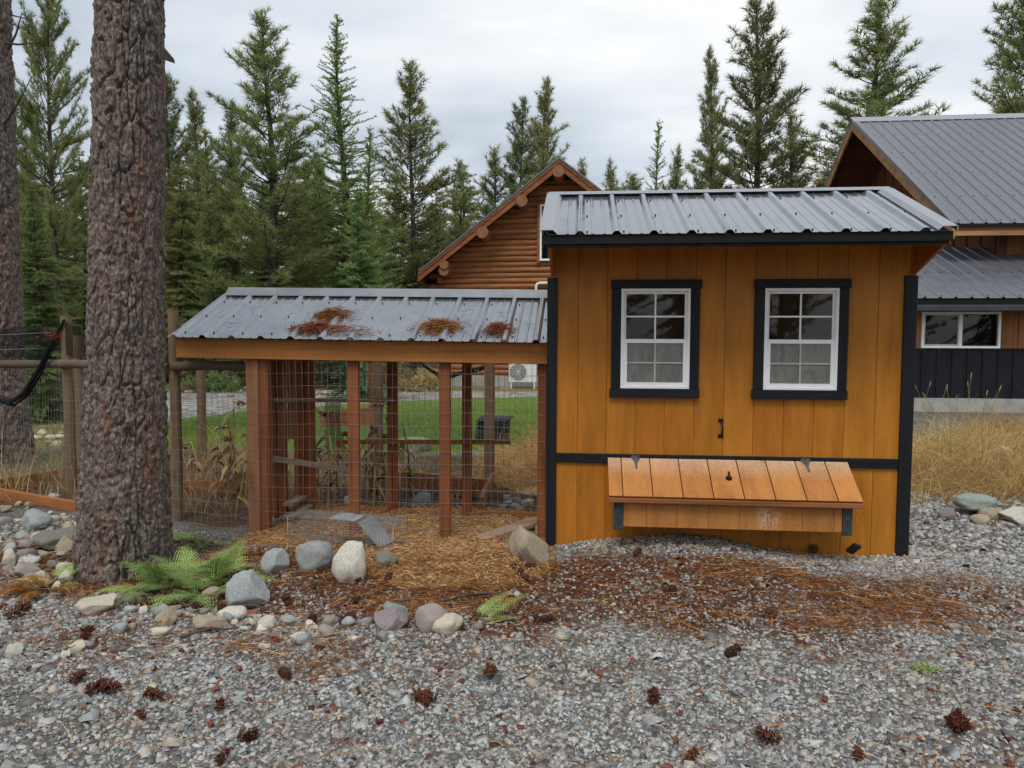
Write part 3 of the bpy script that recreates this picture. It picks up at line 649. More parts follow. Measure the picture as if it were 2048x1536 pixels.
MB().box(0.186, 1.828, 4.838, 4.875, 0.376, 0.409).build('lid_edge', M['redx'], nbox, 0.004)
for hx in (0.385, 1.545):
    mb = MB().box(hx-0.032, hx+0.032, YW-0.0235, YW-0.0205, 0.636, 0.652)
    for k in range(5): mb.tube([(hx-0.032+k*0.0128, YW-0.026, 0.634), (hx-0.0205+k*0.0128, YW-0.026, 0.634)], 0.005, 8)
    c0 = Vector((hx, LT[0], LT[1]))+ln*0.0015+ld*0.004
    mb.prism([c0+Vector((-0.03, 0, 0)), c0+Vector((0.03, 0, 0)), c0+Vector((0.022, 0, 0))+ld*0.018, c0+Vector((0.008, 0, 0))+ld*0.05, c0+Vector((0.006, 0, 0))+ld*0.105, c0+Vector((-0.006, 0, 0))+ld*0.105, c0+Vector((-0.008, 0, 0))+ld*0.05, c0+Vector((-0.022, 0, 0))+ld*0.018], ln*0.002)
    mb.build('strap_hinge', M['hinge'], nbox)
kc = Vector((1.0, *(np.array(LT)*0.5+np.array(LB)*0.5)))+Vector((0, 0, 0.0))
MB().tube([kc, kc+ln*0.005], 0.022, 14).prism([kc+Vector((-0.008, 0, 0))+ln*0.004+ld*0.012, kc+Vector((0.010, 0, 0))+ln*0.004+ld*0.012, kc+Vector((0.008, 0, 0))+ln*0.03-ld*0.03, kc+Vector((-0.008, 0, 0))+ln*0.03-ld*0.03], ln*0.010).box(0.985, 1.018, kc.y-0.012, kc.y+0.01, kc.z, kc.z+0.014).build('lid_knob', M['iron'], nbox, 0.002)
mb = MB(); hx = 0.972
for hz in (0.795, 0.905): mb.box(hx-0.018, hx+0.018, YW-0.006, YW-0.001, hz-0.012, hz+0.012)
mb.tube([(hx+0.002, YW-0.006, 0.797), (hx+0.004, YW-0.028, 0.812), (hx+0.007, YW-0.040, 0.85), (hx+0.004, YW-0.028, 0.89), (hx+0.002, YW-0.006, 0.903)], 0.007, 8)
mb.build('pull_handle', M['iron'], coop)
# ------------------------------------------------------------------ chicken run
run = thing('chicken_run', (-1.6, 5.7, -0.06), 'open red timber chicken run with ribbed grey metal roof and welded wire', 'chicken run')
def tz(x): return 1.451 + (x+0.248)*(-0.0109)            # eave top
fr_r = lambda x: (5.22, tz(x)-0.008); bk_r = lambda x: (6.10, tz(x)+0.372)
panels(-3.125, -0.236, fr_r, bk_r, M['roof'], run, -3.075)
def rr(x, y): return tz(x)-0.008+(y-5.22)/0.88*0.380
a_, b_ = Vector((-3.09, 0, 0)), Vector((-0.232, 0, 0))
def atx(x, y, dz): return (x, y, rr(x, y)+dz)
mb = MB()
V = [atx(x, y, dz) for x in (-3.075, -0.234) for y, dz in ((6.02, 0.024), (6.105, 0.058), (6.16, 0.034), (6.16, -0.02), (6.105, 0.045), (6.02, 0.020))]
mb.add(V, [(0, 6, 7, 1), (1, 7, 8, 2), (2, 8, 9, 3), (3, 9, 10, 4), (4, 10, 11, 5), (5, 11, 6, 0), (5, 4, 3, 2, 1, 0)]).build('ridge_flashing', M['flash'], run)
sp = [atx(-3.075+0.2286*k+0.05, y, 0.002) for k in range(13) for y in (5.30, 5.62, 5.92) if -3.075+0.2286*k+0.05 < -0.25]
screws(sp, M['screw'], run)
def slope_box(x0, x1, y0, y1, zb, zt_):
    V = [(x, y, z(x)) for z in (zb, zt_) for y in (y0, y1) for x in (x0, x1)]
    return MB().add(V, [(0, 2, 3, 1), (4, 5, 7, 6), (0, 1, 5, 4), (2, 6, 7, 3), (0, 4, 6, 2), (1, 3, 7, 5)])
slope_box(-3.10, -0.252, 5.29, 5.33, lambda x: tz(x)-0.166, lambda x: tz(x)-0.014).build('eave_beam', M['beam'], run, 0.003)
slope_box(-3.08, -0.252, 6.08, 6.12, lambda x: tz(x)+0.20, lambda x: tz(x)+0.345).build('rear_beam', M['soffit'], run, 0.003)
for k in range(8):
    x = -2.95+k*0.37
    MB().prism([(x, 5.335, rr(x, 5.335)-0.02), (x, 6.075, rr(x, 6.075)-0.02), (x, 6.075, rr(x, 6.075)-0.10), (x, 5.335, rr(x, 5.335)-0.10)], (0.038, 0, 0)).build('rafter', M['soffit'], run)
def post(x0, x1, y0, y1, mat, zb=-0.09, top=None):
    MB().box(x0, x1, y0, y1, zb, top if top else tz(x0)-0.168).build('post', M[mat], run, 0.004)
post(-2.565, -2.472, 5.335, 5.425, 'tanz'); post(-2.470, -2.398, 5.350, 5.39, 'redz')
post(-1.768, -1.682, 5.335, 5.375, 'redz'); post(-1.062, -0.978, 5.335, 5.375, 'redz'); post(-0.322, -0.254, 5.335, 5.425, 'redz')
post(-2.60, -2.51, 5.74, 5.83, 'redz', top=1.55); post(-2.508, -2.44, 5.77, 5.81, 'redz', top=1.55)
post(-2.49, -2.40, 6.06, 6.15, 'redz', top=1.62); post(-2.398, -2.31, 6.07, 6.11, 'redz', top=1.62)
post(-1.66, -1.62, 6.06, 6.15, 'redz', top=1.64); post(-1.619, -1.58, 6.09, 6.13, 'redz', top=1.64)
post(-1.01, -0.935, 6.06, 6.15, 'redz', top=1.63); post(-0.33, -0.254, 6.06, 6.15, 'redz', top=1.63)
MB().bar((-2.44, 5.90, 0.62), (-2.44, 5.90, 1.50), 0.06, 0.04).build('stud', M['tanz'], run, 0.003)
MB().box(-2.398, -0.335, 6.075, 6.115, -0.055, 0.0).build('rear_sill', M['redx'], run, 0.003)
MB().box(-2.40, -0.33, 5.345, 5.385, -0.115, -0.065).build('front_sill', M['greywood'], run, 0.003)
MB().bar((-2.46, 5.43, -0.05), (-2.46, 5.74, -0.05), 0.04, 0.09).build('side_sill', M['greywood'], run, 0.003)
MB().bar((-2.45, 5.84, -0.02), (-2.45, 6.05, -0.02), 0.04, 0.09).build('side_sill', M['greywood'], run, 0.003)
MB().bar((-2.36, 5.60, 0.02), (-2.36, 6.02, 0.02), 0.10, 0.03).build('step', M['greywood'], run, 0.003)
MB().bar((-2.40, 5.70, 0.10), (-2.40, 6.02, 0.10), 0.09, 0.03).build('step', M['greywood'], run, 0.003)
p1, p2 = atY(548, 801, 5.72), atY(790, 800, 6.04); MB().tube([p1, (p1+p2)/2, p2], 0.018, 8).build('perch', M['greywood'], run)
p1, p2 = atY(672, 884, 6.03), atY(1022, 884, 6.03); MB().bar(p1, p2, 0.035, 0.036).build('perch', M['redx'], run, 0.003)
p1, p2 = atY(546, 917, 5.70), atY(728, 945, 6.03); MB().bar(p1, p2, 0.04, 0.045).build('perch', M['greywood'], run, 0.003)
def wires(p00, p10, h, nv, nh, rng, r=0.0012, wob=0.004, zb=None):
    """welded wire from base line p00->p10, height h"""
    mb = MB(); p00, p10 = Vector(p00), Vector(p10); d_ = (p10-p00); nrm = Vector((-d_.y, d_.x, 0)).normalized(); K = 7
    ph = [rng.uniform(0, 6) for _ in range(8)]
    def P(s, t):
        o = wob*(math.sin(s*9+ph[0]+t*3)+math.sin(t*11+ph[1]+s*5)); dz = wob*1.3*math.sin(s*14+ph[2]+t*2); dx = wob*0.8*math.sin(t*9+ph[3]+s*7)
        q = p00.lerp(p10, s); return q + nrm*o + Vector((0, 0, h*t+dz)) + d_.normalized()*dx
    for i in range(nv+1): mb.tube([P(i/nv, t/K) for t in range(K+1)], r, 3, False)
    KH = max(6, nv//2)
    for j in range(nh+1): mb.tube([P(s/KH, j/nh) for s in range(KH+1)], r, 3, False)
    return mb
rw = random.Random(4)
wires((-2.56, 5.326, -0.06), (-0.27, 5.326, -0.06), 1.36, 46, 14, rw).build('wire_mesh', M['galv'], run, kind='stuff')
wires((-2.33, 6.155, -0.04), (-0.27, 6.155, -0.04), 1.6, 42, 16, rw).build('wire_mesh', M['galv'], run, kind='stuff')
wires((-2.585, 5.44, -0.05), (-2.585, 6.06, -0.05), 1.4, 13, 14, rw).build('wire_mesh', M['galv'], run, kind='stuff')
# loose plank ramp lying in the run
p1, p2 = atZ(962, 1078, -0.02), atY(1086, 1038, 5.62)
tag(MB().bar(p1, p2, 0.14, 0.035).build('ramp_plank', M['greywood'], None, 0.004), 'weathered grey plank leaning low inside the run beside the pinnacle rock', 'plank')

# ------------------------------------------------------------------ big pine trunks
def ridged(p): return 1-2*np.abs(fbm(p, 3, 0.55))
def trunk_mesh(name, parent, cx, cy, zb, H_, rad, nth, nzv, cell, seed, lean=(0, 0), flare=0.12, amp=0.022):
    rng = np.random.default_rng(seed)
    th = np.linspace(0, 2*np.pi, nth, endpoint=False); z = np.linspace(0, H_, nzv); TH, ZZ = np.meshgrid(th, z)
    base = rad(ZZ) + flare*np.exp(-ZZ/0.35)*(1+0.35*np.sin(TH*5+1.3)+0.2*np.sin(TH*3+0.4))
    circ = 2*np.pi*rad(1.0); u = TH/(2*np.pi)*circ
    us = u + 0.035*fbm(np.stack([np.cos(TH)*2, np.sin(TH)*2, ZZ*2.2], -1), 3); zs = ZZ + 0.05*fbm(np.stack([np.cos(TH)*2+9, np.sin(TH)*2, ZZ*2.2], -1), 3)
    def worley(cell_, el, sd):
        """stretched jittered-grid cells, periodic around the trunk"""
        rr_ = np.random.default_rng(sd); NU = max(3, round(circ/cell_)); cu = circ/NU; cz = cell_*el; nr = int(H_/cz)+14
        jit = rr_.random((nr, NU, 2)); tone = rr_.random((nr, NU)); tu = rr_.normal(0, 1, (nr, NU)); tv = rr_.normal(0, 1, (nr, NU))
        iu = np.floor(us/cu).astype(int); iz = np.floor(zs/cz).astype(int); d1 = np.full(us.shape, 9.0); d2 = d1.copy(); idd = np.zeros(us.shape); tl = np.zeros(us.shape)
        for a in (-1, 0, 1):
            for b in (-1, 0, 1):
                ju = (iu+a) % NU; jz = np.clip(iz+b+5, 0, nr-1)
                eu = (us-(iu+a+0.15+0.7*jit[jz, ju, 0])*cu)/cell_; ez = (zs-(iz+b+0.1+0.8*jit[jz, ju, 1])*cz)/(cell_*el)*1.15
                dd = np.hypot(eu, ez); nw = dd < d1
                d2 = np.where(nw, d1, np.minimum(d2, dd)); idd = np.where(nw, tone[jz, ju], idd); tl = np.where(nw, eu*tu[jz, ju]+ez*tv[jz, ju], tl); d1 = np.where(nw, dd, d1)
        return d1, d2, idd, tl
    d1, d2, idd, tl = worley(cell, 4.6, seed)
    _, _, id2, tl2 = worley(cell*0.42, 1.9, seed+1)
    _, _, id3, tl3 = worley(cell*0.2, 1.6, seed+2)
    fur = np.clip((d2-d1)/0.20, 0, 1); plate = np.clip(fur*1.3, 0, 1)**0.8
    q = np.stack([np.cos(TH)*base*1.0, np.sin(TH)*base, ZZ*0.7], -1)
    disp = amp*0.75*(id2-0.5+0.35*tl2) + amp*0.45*(id3-0.5+0.4*tl3) + amp*2.1*(plate-0.85)*(0.55+0.6*sst(-0.3, 0.4, fbm(q*5+3, 2))) + amp*0.5*(idd-0.5)*plate + amp*0.45*ridged(q*np.array([20, 20, 6.0])) + amp*0.3*ridged(q*np.array([60, 60, 22.0])+5) + amp*0.5*fbm(q*5, 2)
    r = base + disp
    x = cx + lean[0]*ZZ + r*np.cos(TH); y = cy + lean[1]*ZZ + r*np.sin(TH)
    ix = np.arange(nzv-1)[:, None]*nth; j = np.arange(nth)[None]; j2 = (j+1) % nth
    F = np.stack([ix+j, ix+j2, ix+nth+j2, ix+nth+j], -1).reshape(-1, 4)
    tint = 0.5+0.5*fbm(np.stack([np.cos(TH)*1.6, np.sin(TH)*1.6, ZZ*0.8], -1)*1.6, 3)
    return npmesh(name, np.stack([x, y, zb+ZZ], -1), F, M['bark'], parent, False, {'furrow': fur.ravel(), 'tint': tint.ravel()})
BX, BL = -2.851, 0.0399      # trunk centre and lean
big = thing('pine_tree', (BX, 4.22, 0.0), 'huge old pine with thick plated grey bark, standing beside the run roof', 'tree')
rb = lambda z: np.interp(z, [0, 0.5, 1.4, 3.4, 5], [0.258, 0.243, 0.208, 0.178, 0.165])
trunk_mesh('trunk', big, BX, 4.22, -0.08, 4.6, rb, 260, 560, 0.055, 5, (BL, 0.0), 0.02, 0.014)
second = thing('pine_tree', (-6.84, 7.9, 0.0), 'rough barked pine growing behind the wire fence, with dead lower limbs', 'tree')
trunk_mesh('trunk', second, -6.84, 7.9, -0.05, 7.2, lambda z: 0.29-0.022*np.minimum(z, 3)-0.012*np.maximum(z-3, 0), 120, 420, 0.06, 9, (0.012, 0.0), 0.08, 0.018)

# ------------------------------------------------------------------ conifers
def tufts(P, D, L, n, a0, a1, w, rng, stem=0.3, rnd=None):
    N = len(P); k = N*n
    P = np.repeat(P, n, 0); D = np.repeat(D, n, 0); L = np.repeat(L, n)*rng.uniform(0.75, 1.15, k)
    q = np.cross(D, rng.normal(size=(k, 3))); q /= np.linalg.norm(q, axis=1)[:, None]+1e-9
    a = rng.uniform(a0, a1, k)[:, None]; d = D*np.cos(a)+q*np.sin(a); sd = np.cross(d, rng.normal(size=(k, 3))); sd /= np.linalg.norm(sd, axis=1)[:, None]+1e-9
    B = P - D*(rng.random(k)*stem*L)[:, None]
    V = np.stack([B-sd*w*0.5, B+sd*w*0.5, B+d*L[:, None]], 1).reshape(-1, 3)
    r_ = rng.random(N) if rnd is None else rnd
    return V, np.repeat(np.clip(np.repeat(r_, n) + rng.normal(0, 0.08, k), 0, 1), 3)
def skeleton(paths, n=4):
    """paths: list of (pts (k,3), radii (k,)) -> quads"""
    VV, FF = [], []; o = 0
    ang = np.arange(n)*2*np.pi/n; ca, sa = np.cos(ang), np.sin(ang)
    for pts, rad in paths:
        k = len(pts); d = np.gradient(pts, axis=0); d /= np.linalg.norm(d, axis=1)[:, None]+1e-9
        ref = np.array([0, 0, 1.0]) if abs(d[0, 2]) < 0.8 else np.array([1.0, 0, 0])
        r_ = np.cross(d, ref); r_ /= np.linalg.norm(r_, axis=1)[:, None]+1e-9; u_ = np.cross(r_, d)
        V = pts[:, None]+(r_[:, None]*ca[None, :, None]+u_[:, None]*sa[None, :, None])*np.asarray(rad)[:, None, None]
        i = np.arange(k-1)[:, None]*n; j = np.arange(n)[None]; F = np.stack([i+j, i+(j+1) % n, i+n+(j+1) % n, i+n+j], -1).reshape(-1, 4)
        VV.append(V.reshape(-1, 3)); FF.append(F+o); o += k*n
    return np.concatenate(VV), np.concatenate(FF)
def unit(v): return v/(np.linalg.norm(v)+1e-9)
def conifer(kind, seed, h, cb, rmax, r0, dens=1.0, leaf='pine', dead=14, prof=None, up=(0, 62)):
    """returns (trunk mesh, crown mesh) around the origin"""
    rng = np.random.default_rng(seed)
    zt_ = np.linspace(-0.3, h, 14); wob = np.stack([0.012*h*np.sin(zt_*0.5+seed)*zt_/h, 0.012*h*np.cos(zt_*0.43+seed)*zt_/h], -1)
    tp = np.column_stack([wob, zt_]); tr = r0*(1-np.clip(zt_/h, 0, 1))**0.85+0.008
    axis = lambda z: np.array([np.interp(z, zt_, tp[:, 0]), np.interp(z, zt_, tp[:, 1]), z])
    paths = [(tp, tr)]; P, D, Ls, Rn = [], [], [], []
    zb = cb*h; z = zb
    step = {'pine': 0.23, 'larch': 0.10, 'fir': 0.125}[kind]/dens*max(1, h/14)
    while z < h*0.985:
        t = (z-zb)/(h-zb)
        pr = (prof(t) if prof else ((1-t)**0.62*min(1, 0.55+1.8*t)+0.03))
        for _ in range({'pine': 4, 'larch': 4, 'fir': 4}[kind]):
            az = rng.uniform(0, 2*np.pi); L = max(0.14, 1.22*rmax*pr*rng.uniform(0.45, 1.2)); el = R(np.interp(t, [0, 0.5, 1], [up[0], (up[0]+up[1])*0.42, up[1]])+rng.normal(0, 11))
            d0 = np.array([math.cos(az)*math.cos(el), math.sin(az)*math.cos(el), math.sin(el)]); s = np.linspace(0, 1, 6)
            o = axis(z+rng.uniform(-0.1, 0.1)); curl = {'pine': 0.30, 'larch': 0.16, 'fir': -0.10}[kind]
            side = np.array([-math.sin(az), math.cos(az), 0])*rng.normal(0, 0.10)
            pts = o + d0*L*s[:, None] + np.outer(s**2, np.array([0, 0, curl*L*(1-t*0.6)]) + side*L)
            rad = (0.010+0.012*L)*(1-0.85*s); paths.append((pts, rad*0.8))
            bright = rng.random()*0.55+0.22
            if kind == 'pine':
                ns = max(2, int(L/0.125)); sidev = unit(np.cross(d0, [0, 0, 1]))
                for q in np.linspace(0.30 if L > 0.6 else 0.1, 1.0, ns):
                    c = np.array([np.interp(q, s, pts[:, i]) for i in range(3)]); dl = unit(pts[-1]-pts[-3])
                    if q > 0.97: P.append(c); D.append(dl); Rn.append(bright); Ls.append(0.25); continue
                    for sg in (-1, 1):
                        if rng.random() < 0.18: continue
                        td = unit(dl*0.55+sidev*sg*rng.uniform(0.4, 1.0)+np.array([0, 0, rng.uniform(0.0, 0.75)])); tl = rng.uniform(0.12, 0.42)*min(1, 0.35+L*0.5)*(1.15-0.6*q)
                        paths.append((np.stack([c, c+td*tl]), np.array([0.007, 0.004])))
                        P.append(c+td*tl); D.append(td); Rn.append(np.clip(bright+rng.normal(0, 0.14), 0, 1)); Ls.append(0.24)
                        if tl > 0.22: P.append(c+td*tl*0.55+rng.normal(0, .03, 3)); D.append(unit(td+rng.normal(0, .5, 3))); Rn.append(bright); Ls.append(0.18)
            elif kind == 'larch':
                ns = max(3, int(L/0.065)); sidev = unit(np.cross(d0, [0, 0, 1]))
                for q in np.linspace(0.12, 1.0, ns):
                    c = np.array([np.interp(q, s, pts[:, i]) for i in range(3)])
                    P.append(c); D.append(unit(d0+rng.normal(0, 0.6, 3))); Rn.append(bright); Ls.append(0.08)
                    if rng.random() < 0.5:
                        td = unit(d0*0.7+sidev*rng.choice([-1, 1])+np.array([0, 0, rng.uniform(-0.2, 0.5)])); tl = rng.uniform(0.08, 0.30)*(1.2-q)*min(1, L)
                        m_ = max(1, int(tl/0.07)); paths.append((np.stack([c, c+td*tl]), np.array([0.004, 0.0025])))
                        for e_ in range(1, m_+1): P.append(c+td*tl*e_/m_); D.append(unit(td+rng.normal(0, 0.5, 3))); Rn.append(bright); Ls.append(0.07)
            else:
                ns = max(3, int(L/0.085)); sidev = unit(np.cross(d0, [0, 0, 1]))
                for q in np.linspace(0.12, 1.0, ns):
                    c = np.array([np.interp(q, s, pts[:, i]) for i in range(3)]); dl = unit(pts[-1]-pts[0])
                    for sg in (-1, 1):
                        tl = (0.09+0.42*(1-q)*min(1, L))*rng.uniform(0.6, 1.1); td = unit(dl*0.8+sidev*sg*0.8+np.array([0, 0, rng.uniform(-0.35, 0.1)])); m_ = max(1, int(tl/0.09))
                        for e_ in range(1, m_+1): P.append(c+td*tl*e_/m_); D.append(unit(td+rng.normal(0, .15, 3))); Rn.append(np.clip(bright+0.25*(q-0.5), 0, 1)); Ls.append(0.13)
        z += step*rng.uniform(0.7, 1.3)
    for q in np.linspace(0.9, 1.0, 8):
        P.append(axis(h*q)); D.append(np.array([rng.normal(0, .2), rng.normal(0, .2), 1.0])); Rn.append(0.5); Ls.append({'pine': 0.2, 'larch': 0.08, 'fir': 0.1}[kind])
    for _ in range(dead):
        z = rng.uniform(min(0.12*h, zb*0.5), zb*1.1+0.4); az = rng.uniform(0, 6.28); L = rng.uniform(0.35, 1.0)*min(1.6, rmax); s = np.linspace(0, 1, 5)
        pts = axis(z)+np.array([math.cos(az), math.sin(az), -0.1])*L*s[:, None]+np.outer(s**2, [0, 0, -0.3*L]); paths.append((pts, (0.006+0.008*L)*(1-0.8*s)))
    V, F = skeleton(paths); P, D, Ls, Rn = map(np.array, (P, D, Ls, Rn))
    n_, a0, a1, w_ = {'pine': (13, 0.15, 1.25, 0.019), 'larch': (7, 0.4, 1.5, 0.018), 'fir': (6, 0.3, 1.1, 0.034)}[kind]
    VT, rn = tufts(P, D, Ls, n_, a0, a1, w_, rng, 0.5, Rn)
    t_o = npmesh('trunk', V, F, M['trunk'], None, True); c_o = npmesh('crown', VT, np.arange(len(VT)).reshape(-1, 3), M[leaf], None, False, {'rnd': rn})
    res = (t_o.data, c_o.data, h); bpy.data.objects.remove(t_o); bpy.data.objects.remove(c_o)
    return res
slim = lambda t: ((1-t)**0.9)*0.97+0.03
KT = {'pineA': conifer('pine', 11, 13, 0.22, 1.95, 0.17), 'pineB': conifer('pine', 12, 13, 0.10, 2.0, 0.16, leaf='pine2'),
      'pineC': conifer('pine', 13, 12, 0.16, 1.65, 0.13), 'pineD': conifer('pine', 14, 9, 0.08, 1.55, 0.11, 0.85, leaf='pine'),
      'pineE': conifer('pine', 15, 14, 0.30, 2.7, 0.2, 1.0, leaf='pine', prof=lambda t: (1-t)**0.6*min(1, 0.7+1.2*t)),
      'larchA': conifer('larch', 21, 13, 0.10, 1.9, 0.13, prof=slim, leaf='larch', up=(-5, 35)), 'larchB': conifer('larch', 22, 9, 0.08, 1.35, 0.1, 0.8, prof=slim, leaf='larch', up=(0, 40)),
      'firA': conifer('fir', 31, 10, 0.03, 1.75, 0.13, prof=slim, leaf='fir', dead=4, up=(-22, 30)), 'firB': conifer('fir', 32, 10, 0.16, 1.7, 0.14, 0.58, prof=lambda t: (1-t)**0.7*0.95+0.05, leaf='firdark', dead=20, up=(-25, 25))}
def tree(kind, px, d, ytop, label, group=None, wide=1.0, name=None, rot=None, x=None):
    """px: picture column of the stem at distance d; ytop: picture row of the tip"""
    p = _C + ray(px, 683)*(d/1.0)/np.linalg.norm(ray(px, 683)[:2]); tx, ty = (p[0], p[1])
    top = _C[2] + ((ray(px, ytop)/np.linalg.norm(ray(px, ytop)[:2]))*d)[2]; z0 = float(gz(tx, ty)); tm, cm, h0 = KT[kind]; s = (top-z0)/h0
    nm = name or {'p': 'pine_tree', 'l': 'larch_tree', 'f': 'fir_tree'}[kind[0]]
    o = thing(nm, (tx, ty, z0), label, 'tree', group); o.scale = (s*wide, s*wide, s); o.rotation_euler = (0, 0, rot if rot is not None else random.uniform(0, 6.28))
    link('trunk', tm, None, o); link('crown', cm, None, o)
    return o
tree('pineE', 117, 19, -60, 'tall pine with bare grey lower trunk behind the wire fence', wide=0.62)
tree('firA', 78, 15, 375, 'bright green young spruce between the fence and a tall pine', wide=1.0)
tree('pineD', 22, 30, 150, 'pine half hidden behind the rough barked fence pine', wide=1.2)
tree('pineB', 350, 31, 150, 'dark pine rising directly behind the huge old trunk')
tree('firB', 362, 27, 330, 'dense green fir crowding the huge old trunk', wide=1.25)
tree('pineC', 400, 34, 186, 'slim dark pine with an upright pointed top', wide=1.0)
tree('pineA', 546, 25, 28, 'tall full pine with black trunk rising above the run roof', wide=1.25)
tree('larchA', 690, 27, 30, 'tall lacy larch with a needle thin tip above the run roof', wide=1.3)
tree('larchB', 737, 24, 250, 'small bright green larch next to the tall lacy larch')
tree('larchB', 425, 26, 262, 'yellowish larch standing between two dark pines', wide=0.8)
tree('pineB', 474, 35, 222, 'dark pine tucked behind the black trunked tall pine', wide=1.1)
tree('firB', 598, 31, 318, 'full olive fir beside the black trunked tall pine', wide=1.3)
tree('pineC', 640, 33, 310, 'shorter pine filling the gap beside the tall lacy larch', wide=1.2)
tree('firA', 722, 20, 372, 'pale green young fir in front of the larches', wide=0.95)
tree('pineC', 826, 30.5, 124, 'brownish green pine standing close beside the log house gable', wide=1.2)
tree('pineD', 922, 34, 325, 'thin open pine just beside the log house roof', wide=0.95)
tree('pineB', 1040, 45, 195, 'dark pine behind the log house, the shorter of a pair')
tree('pineC', 1089, 44, 157, 'dark pine behind the log house, the taller of a pair', wide=1.0)
tree('pineD', 985, 46, 300, 'bushy pine peeking over the slope of the log house roof', wide=1.3)
tree('pineD', 1216, 46, 325, 'small pine tip poking up past the log house ridge')
tree('pineD', 1162, 60, 322, 'tiny distant pine tip beyond the log house ridge')
tree('larchB', 1308, 36, 238, 'pale sparse larch between the log house and tall pines', wide=0.9)
tree('pineD', 1350, 38, 296, 'small pine leaning in beside the pale sparse larch', wide=0.9)
tree('pineC', 1412, 34, 100, 'thin sparse pine beside the tallest dark pine over the coop', wide=0.75)
tree('pineB', 1502, 27, 0, 'tallest dark pine rising above the middle of the coop roof', wide=1.25)
tree('pineD', 1575, 29, 226, 'medium pine next to the tallest dark pine over the coop', wide=1.2)
tree('pineA', 1722, 27, 0, 'big broad pine standing directly behind the shop gable', wide=1.45)
tree('pineE', 2025, 27, -70, 'wide brownish pine towering over the shop ridge', wide=1.1)
tree('pineD', 1265, 40, 352, 'low bushy pine at the foot of the pale sparse larch', wide=1.4)
tree('pineD', 1640, 33, 340, 'low pine in the gap before the shop gable', wide=1.5)
rf = random.Random(8)
LB_ = {'f': 'dark fir standing deep in the shaded forest edge', 'p': 'dark pine standing deep in the shaded forest edge', 'l': 'green larch standing deep in the shaded forest edge'}
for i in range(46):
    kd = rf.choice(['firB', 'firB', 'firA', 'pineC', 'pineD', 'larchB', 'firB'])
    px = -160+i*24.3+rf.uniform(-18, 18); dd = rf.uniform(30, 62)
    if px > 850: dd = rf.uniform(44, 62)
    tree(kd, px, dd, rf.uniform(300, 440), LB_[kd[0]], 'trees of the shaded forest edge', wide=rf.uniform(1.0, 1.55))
for i in range(16):
    kd = rf.choice(['pineD', 'pineC', 'larchB', 'firB']); px = 1180+i*58+rf.uniform(-18, 18)
    tree(kd, px, rf.uniform(48, 62), rf.uniform(345, 420), 'small conifer in the distant row seen past the coop roof', 'distant conifers past the coop roof', wide=rf.uniform(1, 1.4))
for i, (x, y, k, h) in enumerate(((-7, -19, 'pineB', 1.0), (-2.5, -21, 'pineC', 0.95), (1.5, -19, 'pineA', 0.85), (4.5, -22, 'firB', 1.1), (8, -20, 'pineB', 1.0), (12, -21, 'pineE', 0.9), (-12, -22, 'firB', 1.2), (16, -19, 'firA', 1.3), (19.5, -21, 'pineB', 1.1), (23, -19, 'firB', 1.3))):
    o = thing({'p': 'pine_tree', 'f': 'fir_tree'}[k[0]], (x, y, 0), 'conifer across the drive mirrored in the coop windows', 'tree', 'conifers across the drive'); o.scale = (h,)*3; o.rotation_euler = (0, 0, i*1.7)
    link('trunk', KT[k][0], None, o); link('crown', KT[k][1], None, o)
# crowns of the two near pines, far above the frame
for o, s, z in ((big, 1.1, 5.0), (second, 0.9, 3.2)):
    c = link('crown', KT['pineE'][1], None, o); c.scale = (s, s, s); c.location = (0, 0, z)
MB().tube([(BX+BL*4.4, 4.22, 4.4), (BX+BL*9, 4.22, 9), (BX, 4.22, 17.4)], [0.20, 0.16, 0.03], 16).build('upper_trunk', M['trunk'], big)
MB().tube([(-6.76, 7.9, 7.0), (-6.8, 7.9, 13)], [0.19, 0.03], 12).build('upper_trunk', M['trunk'], second)
# dead snags on the second pine
for (a0, a1, a2) in (((38, 235), (75, 165), (105, 60)), ((25, 205), (90, 212), (160, 205)), ((18, 30), (45, 70), (150, 95)), ((20, 590), (80, 500), (150, 370))):
    q = [atY(*(np.array(a)*np.array([0.42, 0.42])), 7.75-0.1*i) for i, a in enumerate((a0, a1, a2))]
    MB().tube(q, [0.016, 0.011, 0.004], 6).build('dead_branch', M['trunk'], second)
q = atY(336, 108, 4.15)
MB().prism([q+np.array([-0.05, 0, 0.06]), q+np.array([0.02, -0.01, -0.02]), q+np.array([0.022, 0.0, -0.045]), q+np.array([-0.05, 0, -0.02])], (0.004, 0.03, 0.0)).build('loose_bark', M['trunk'], big)
# low shrubs along the far drive
def shrub(px, py, d, w, h, label, seed, leaf='shrub', group=None):
    rng = np.random.default_rng(seed); p = _C+ray(px, 683)*d/np.linalg.norm(ray(px, 683)[:2]); z0 = float(gz(p[0], p[1])); n = int(900)
    o = thing('shrub', (p[0], p[1], z0), label, 'shrub', group)
    u = rng.normal(size=(n, 3)); u /= np.linalg.norm(u, axis=1)[:, None]; u[:, 2] = abs(u[:, 2]); rr_ = rng.random(n)**0.4*(0.75+0.3*fbm(u*2.5+seed, 2))
    Q = np.array([p[0], p[1], z0]) + u*rr_[:, None]*np.array([w/2, w/2, h]); Dn = u+rng.normal(0, 0.5, (n, 3)); Dn /= np.linalg.norm(Dn, axis=1)[:, None]
    V, a = tufts(Q, Dn, np.full(n, 0.11), 5, 0.2, 1.3, 0.05, rng)
    npmesh('crown', V, np.arange(len(V)).reshape(-1, 3), M[leaf], o, False, {'rnd': a})
    npmesh('stem', *skeleton([(np.array([[p[0], p[1], z0-0.05], Q[i]]), np.array([0.015, 0.004])) for i in range(14)]), M['trunk'], o)
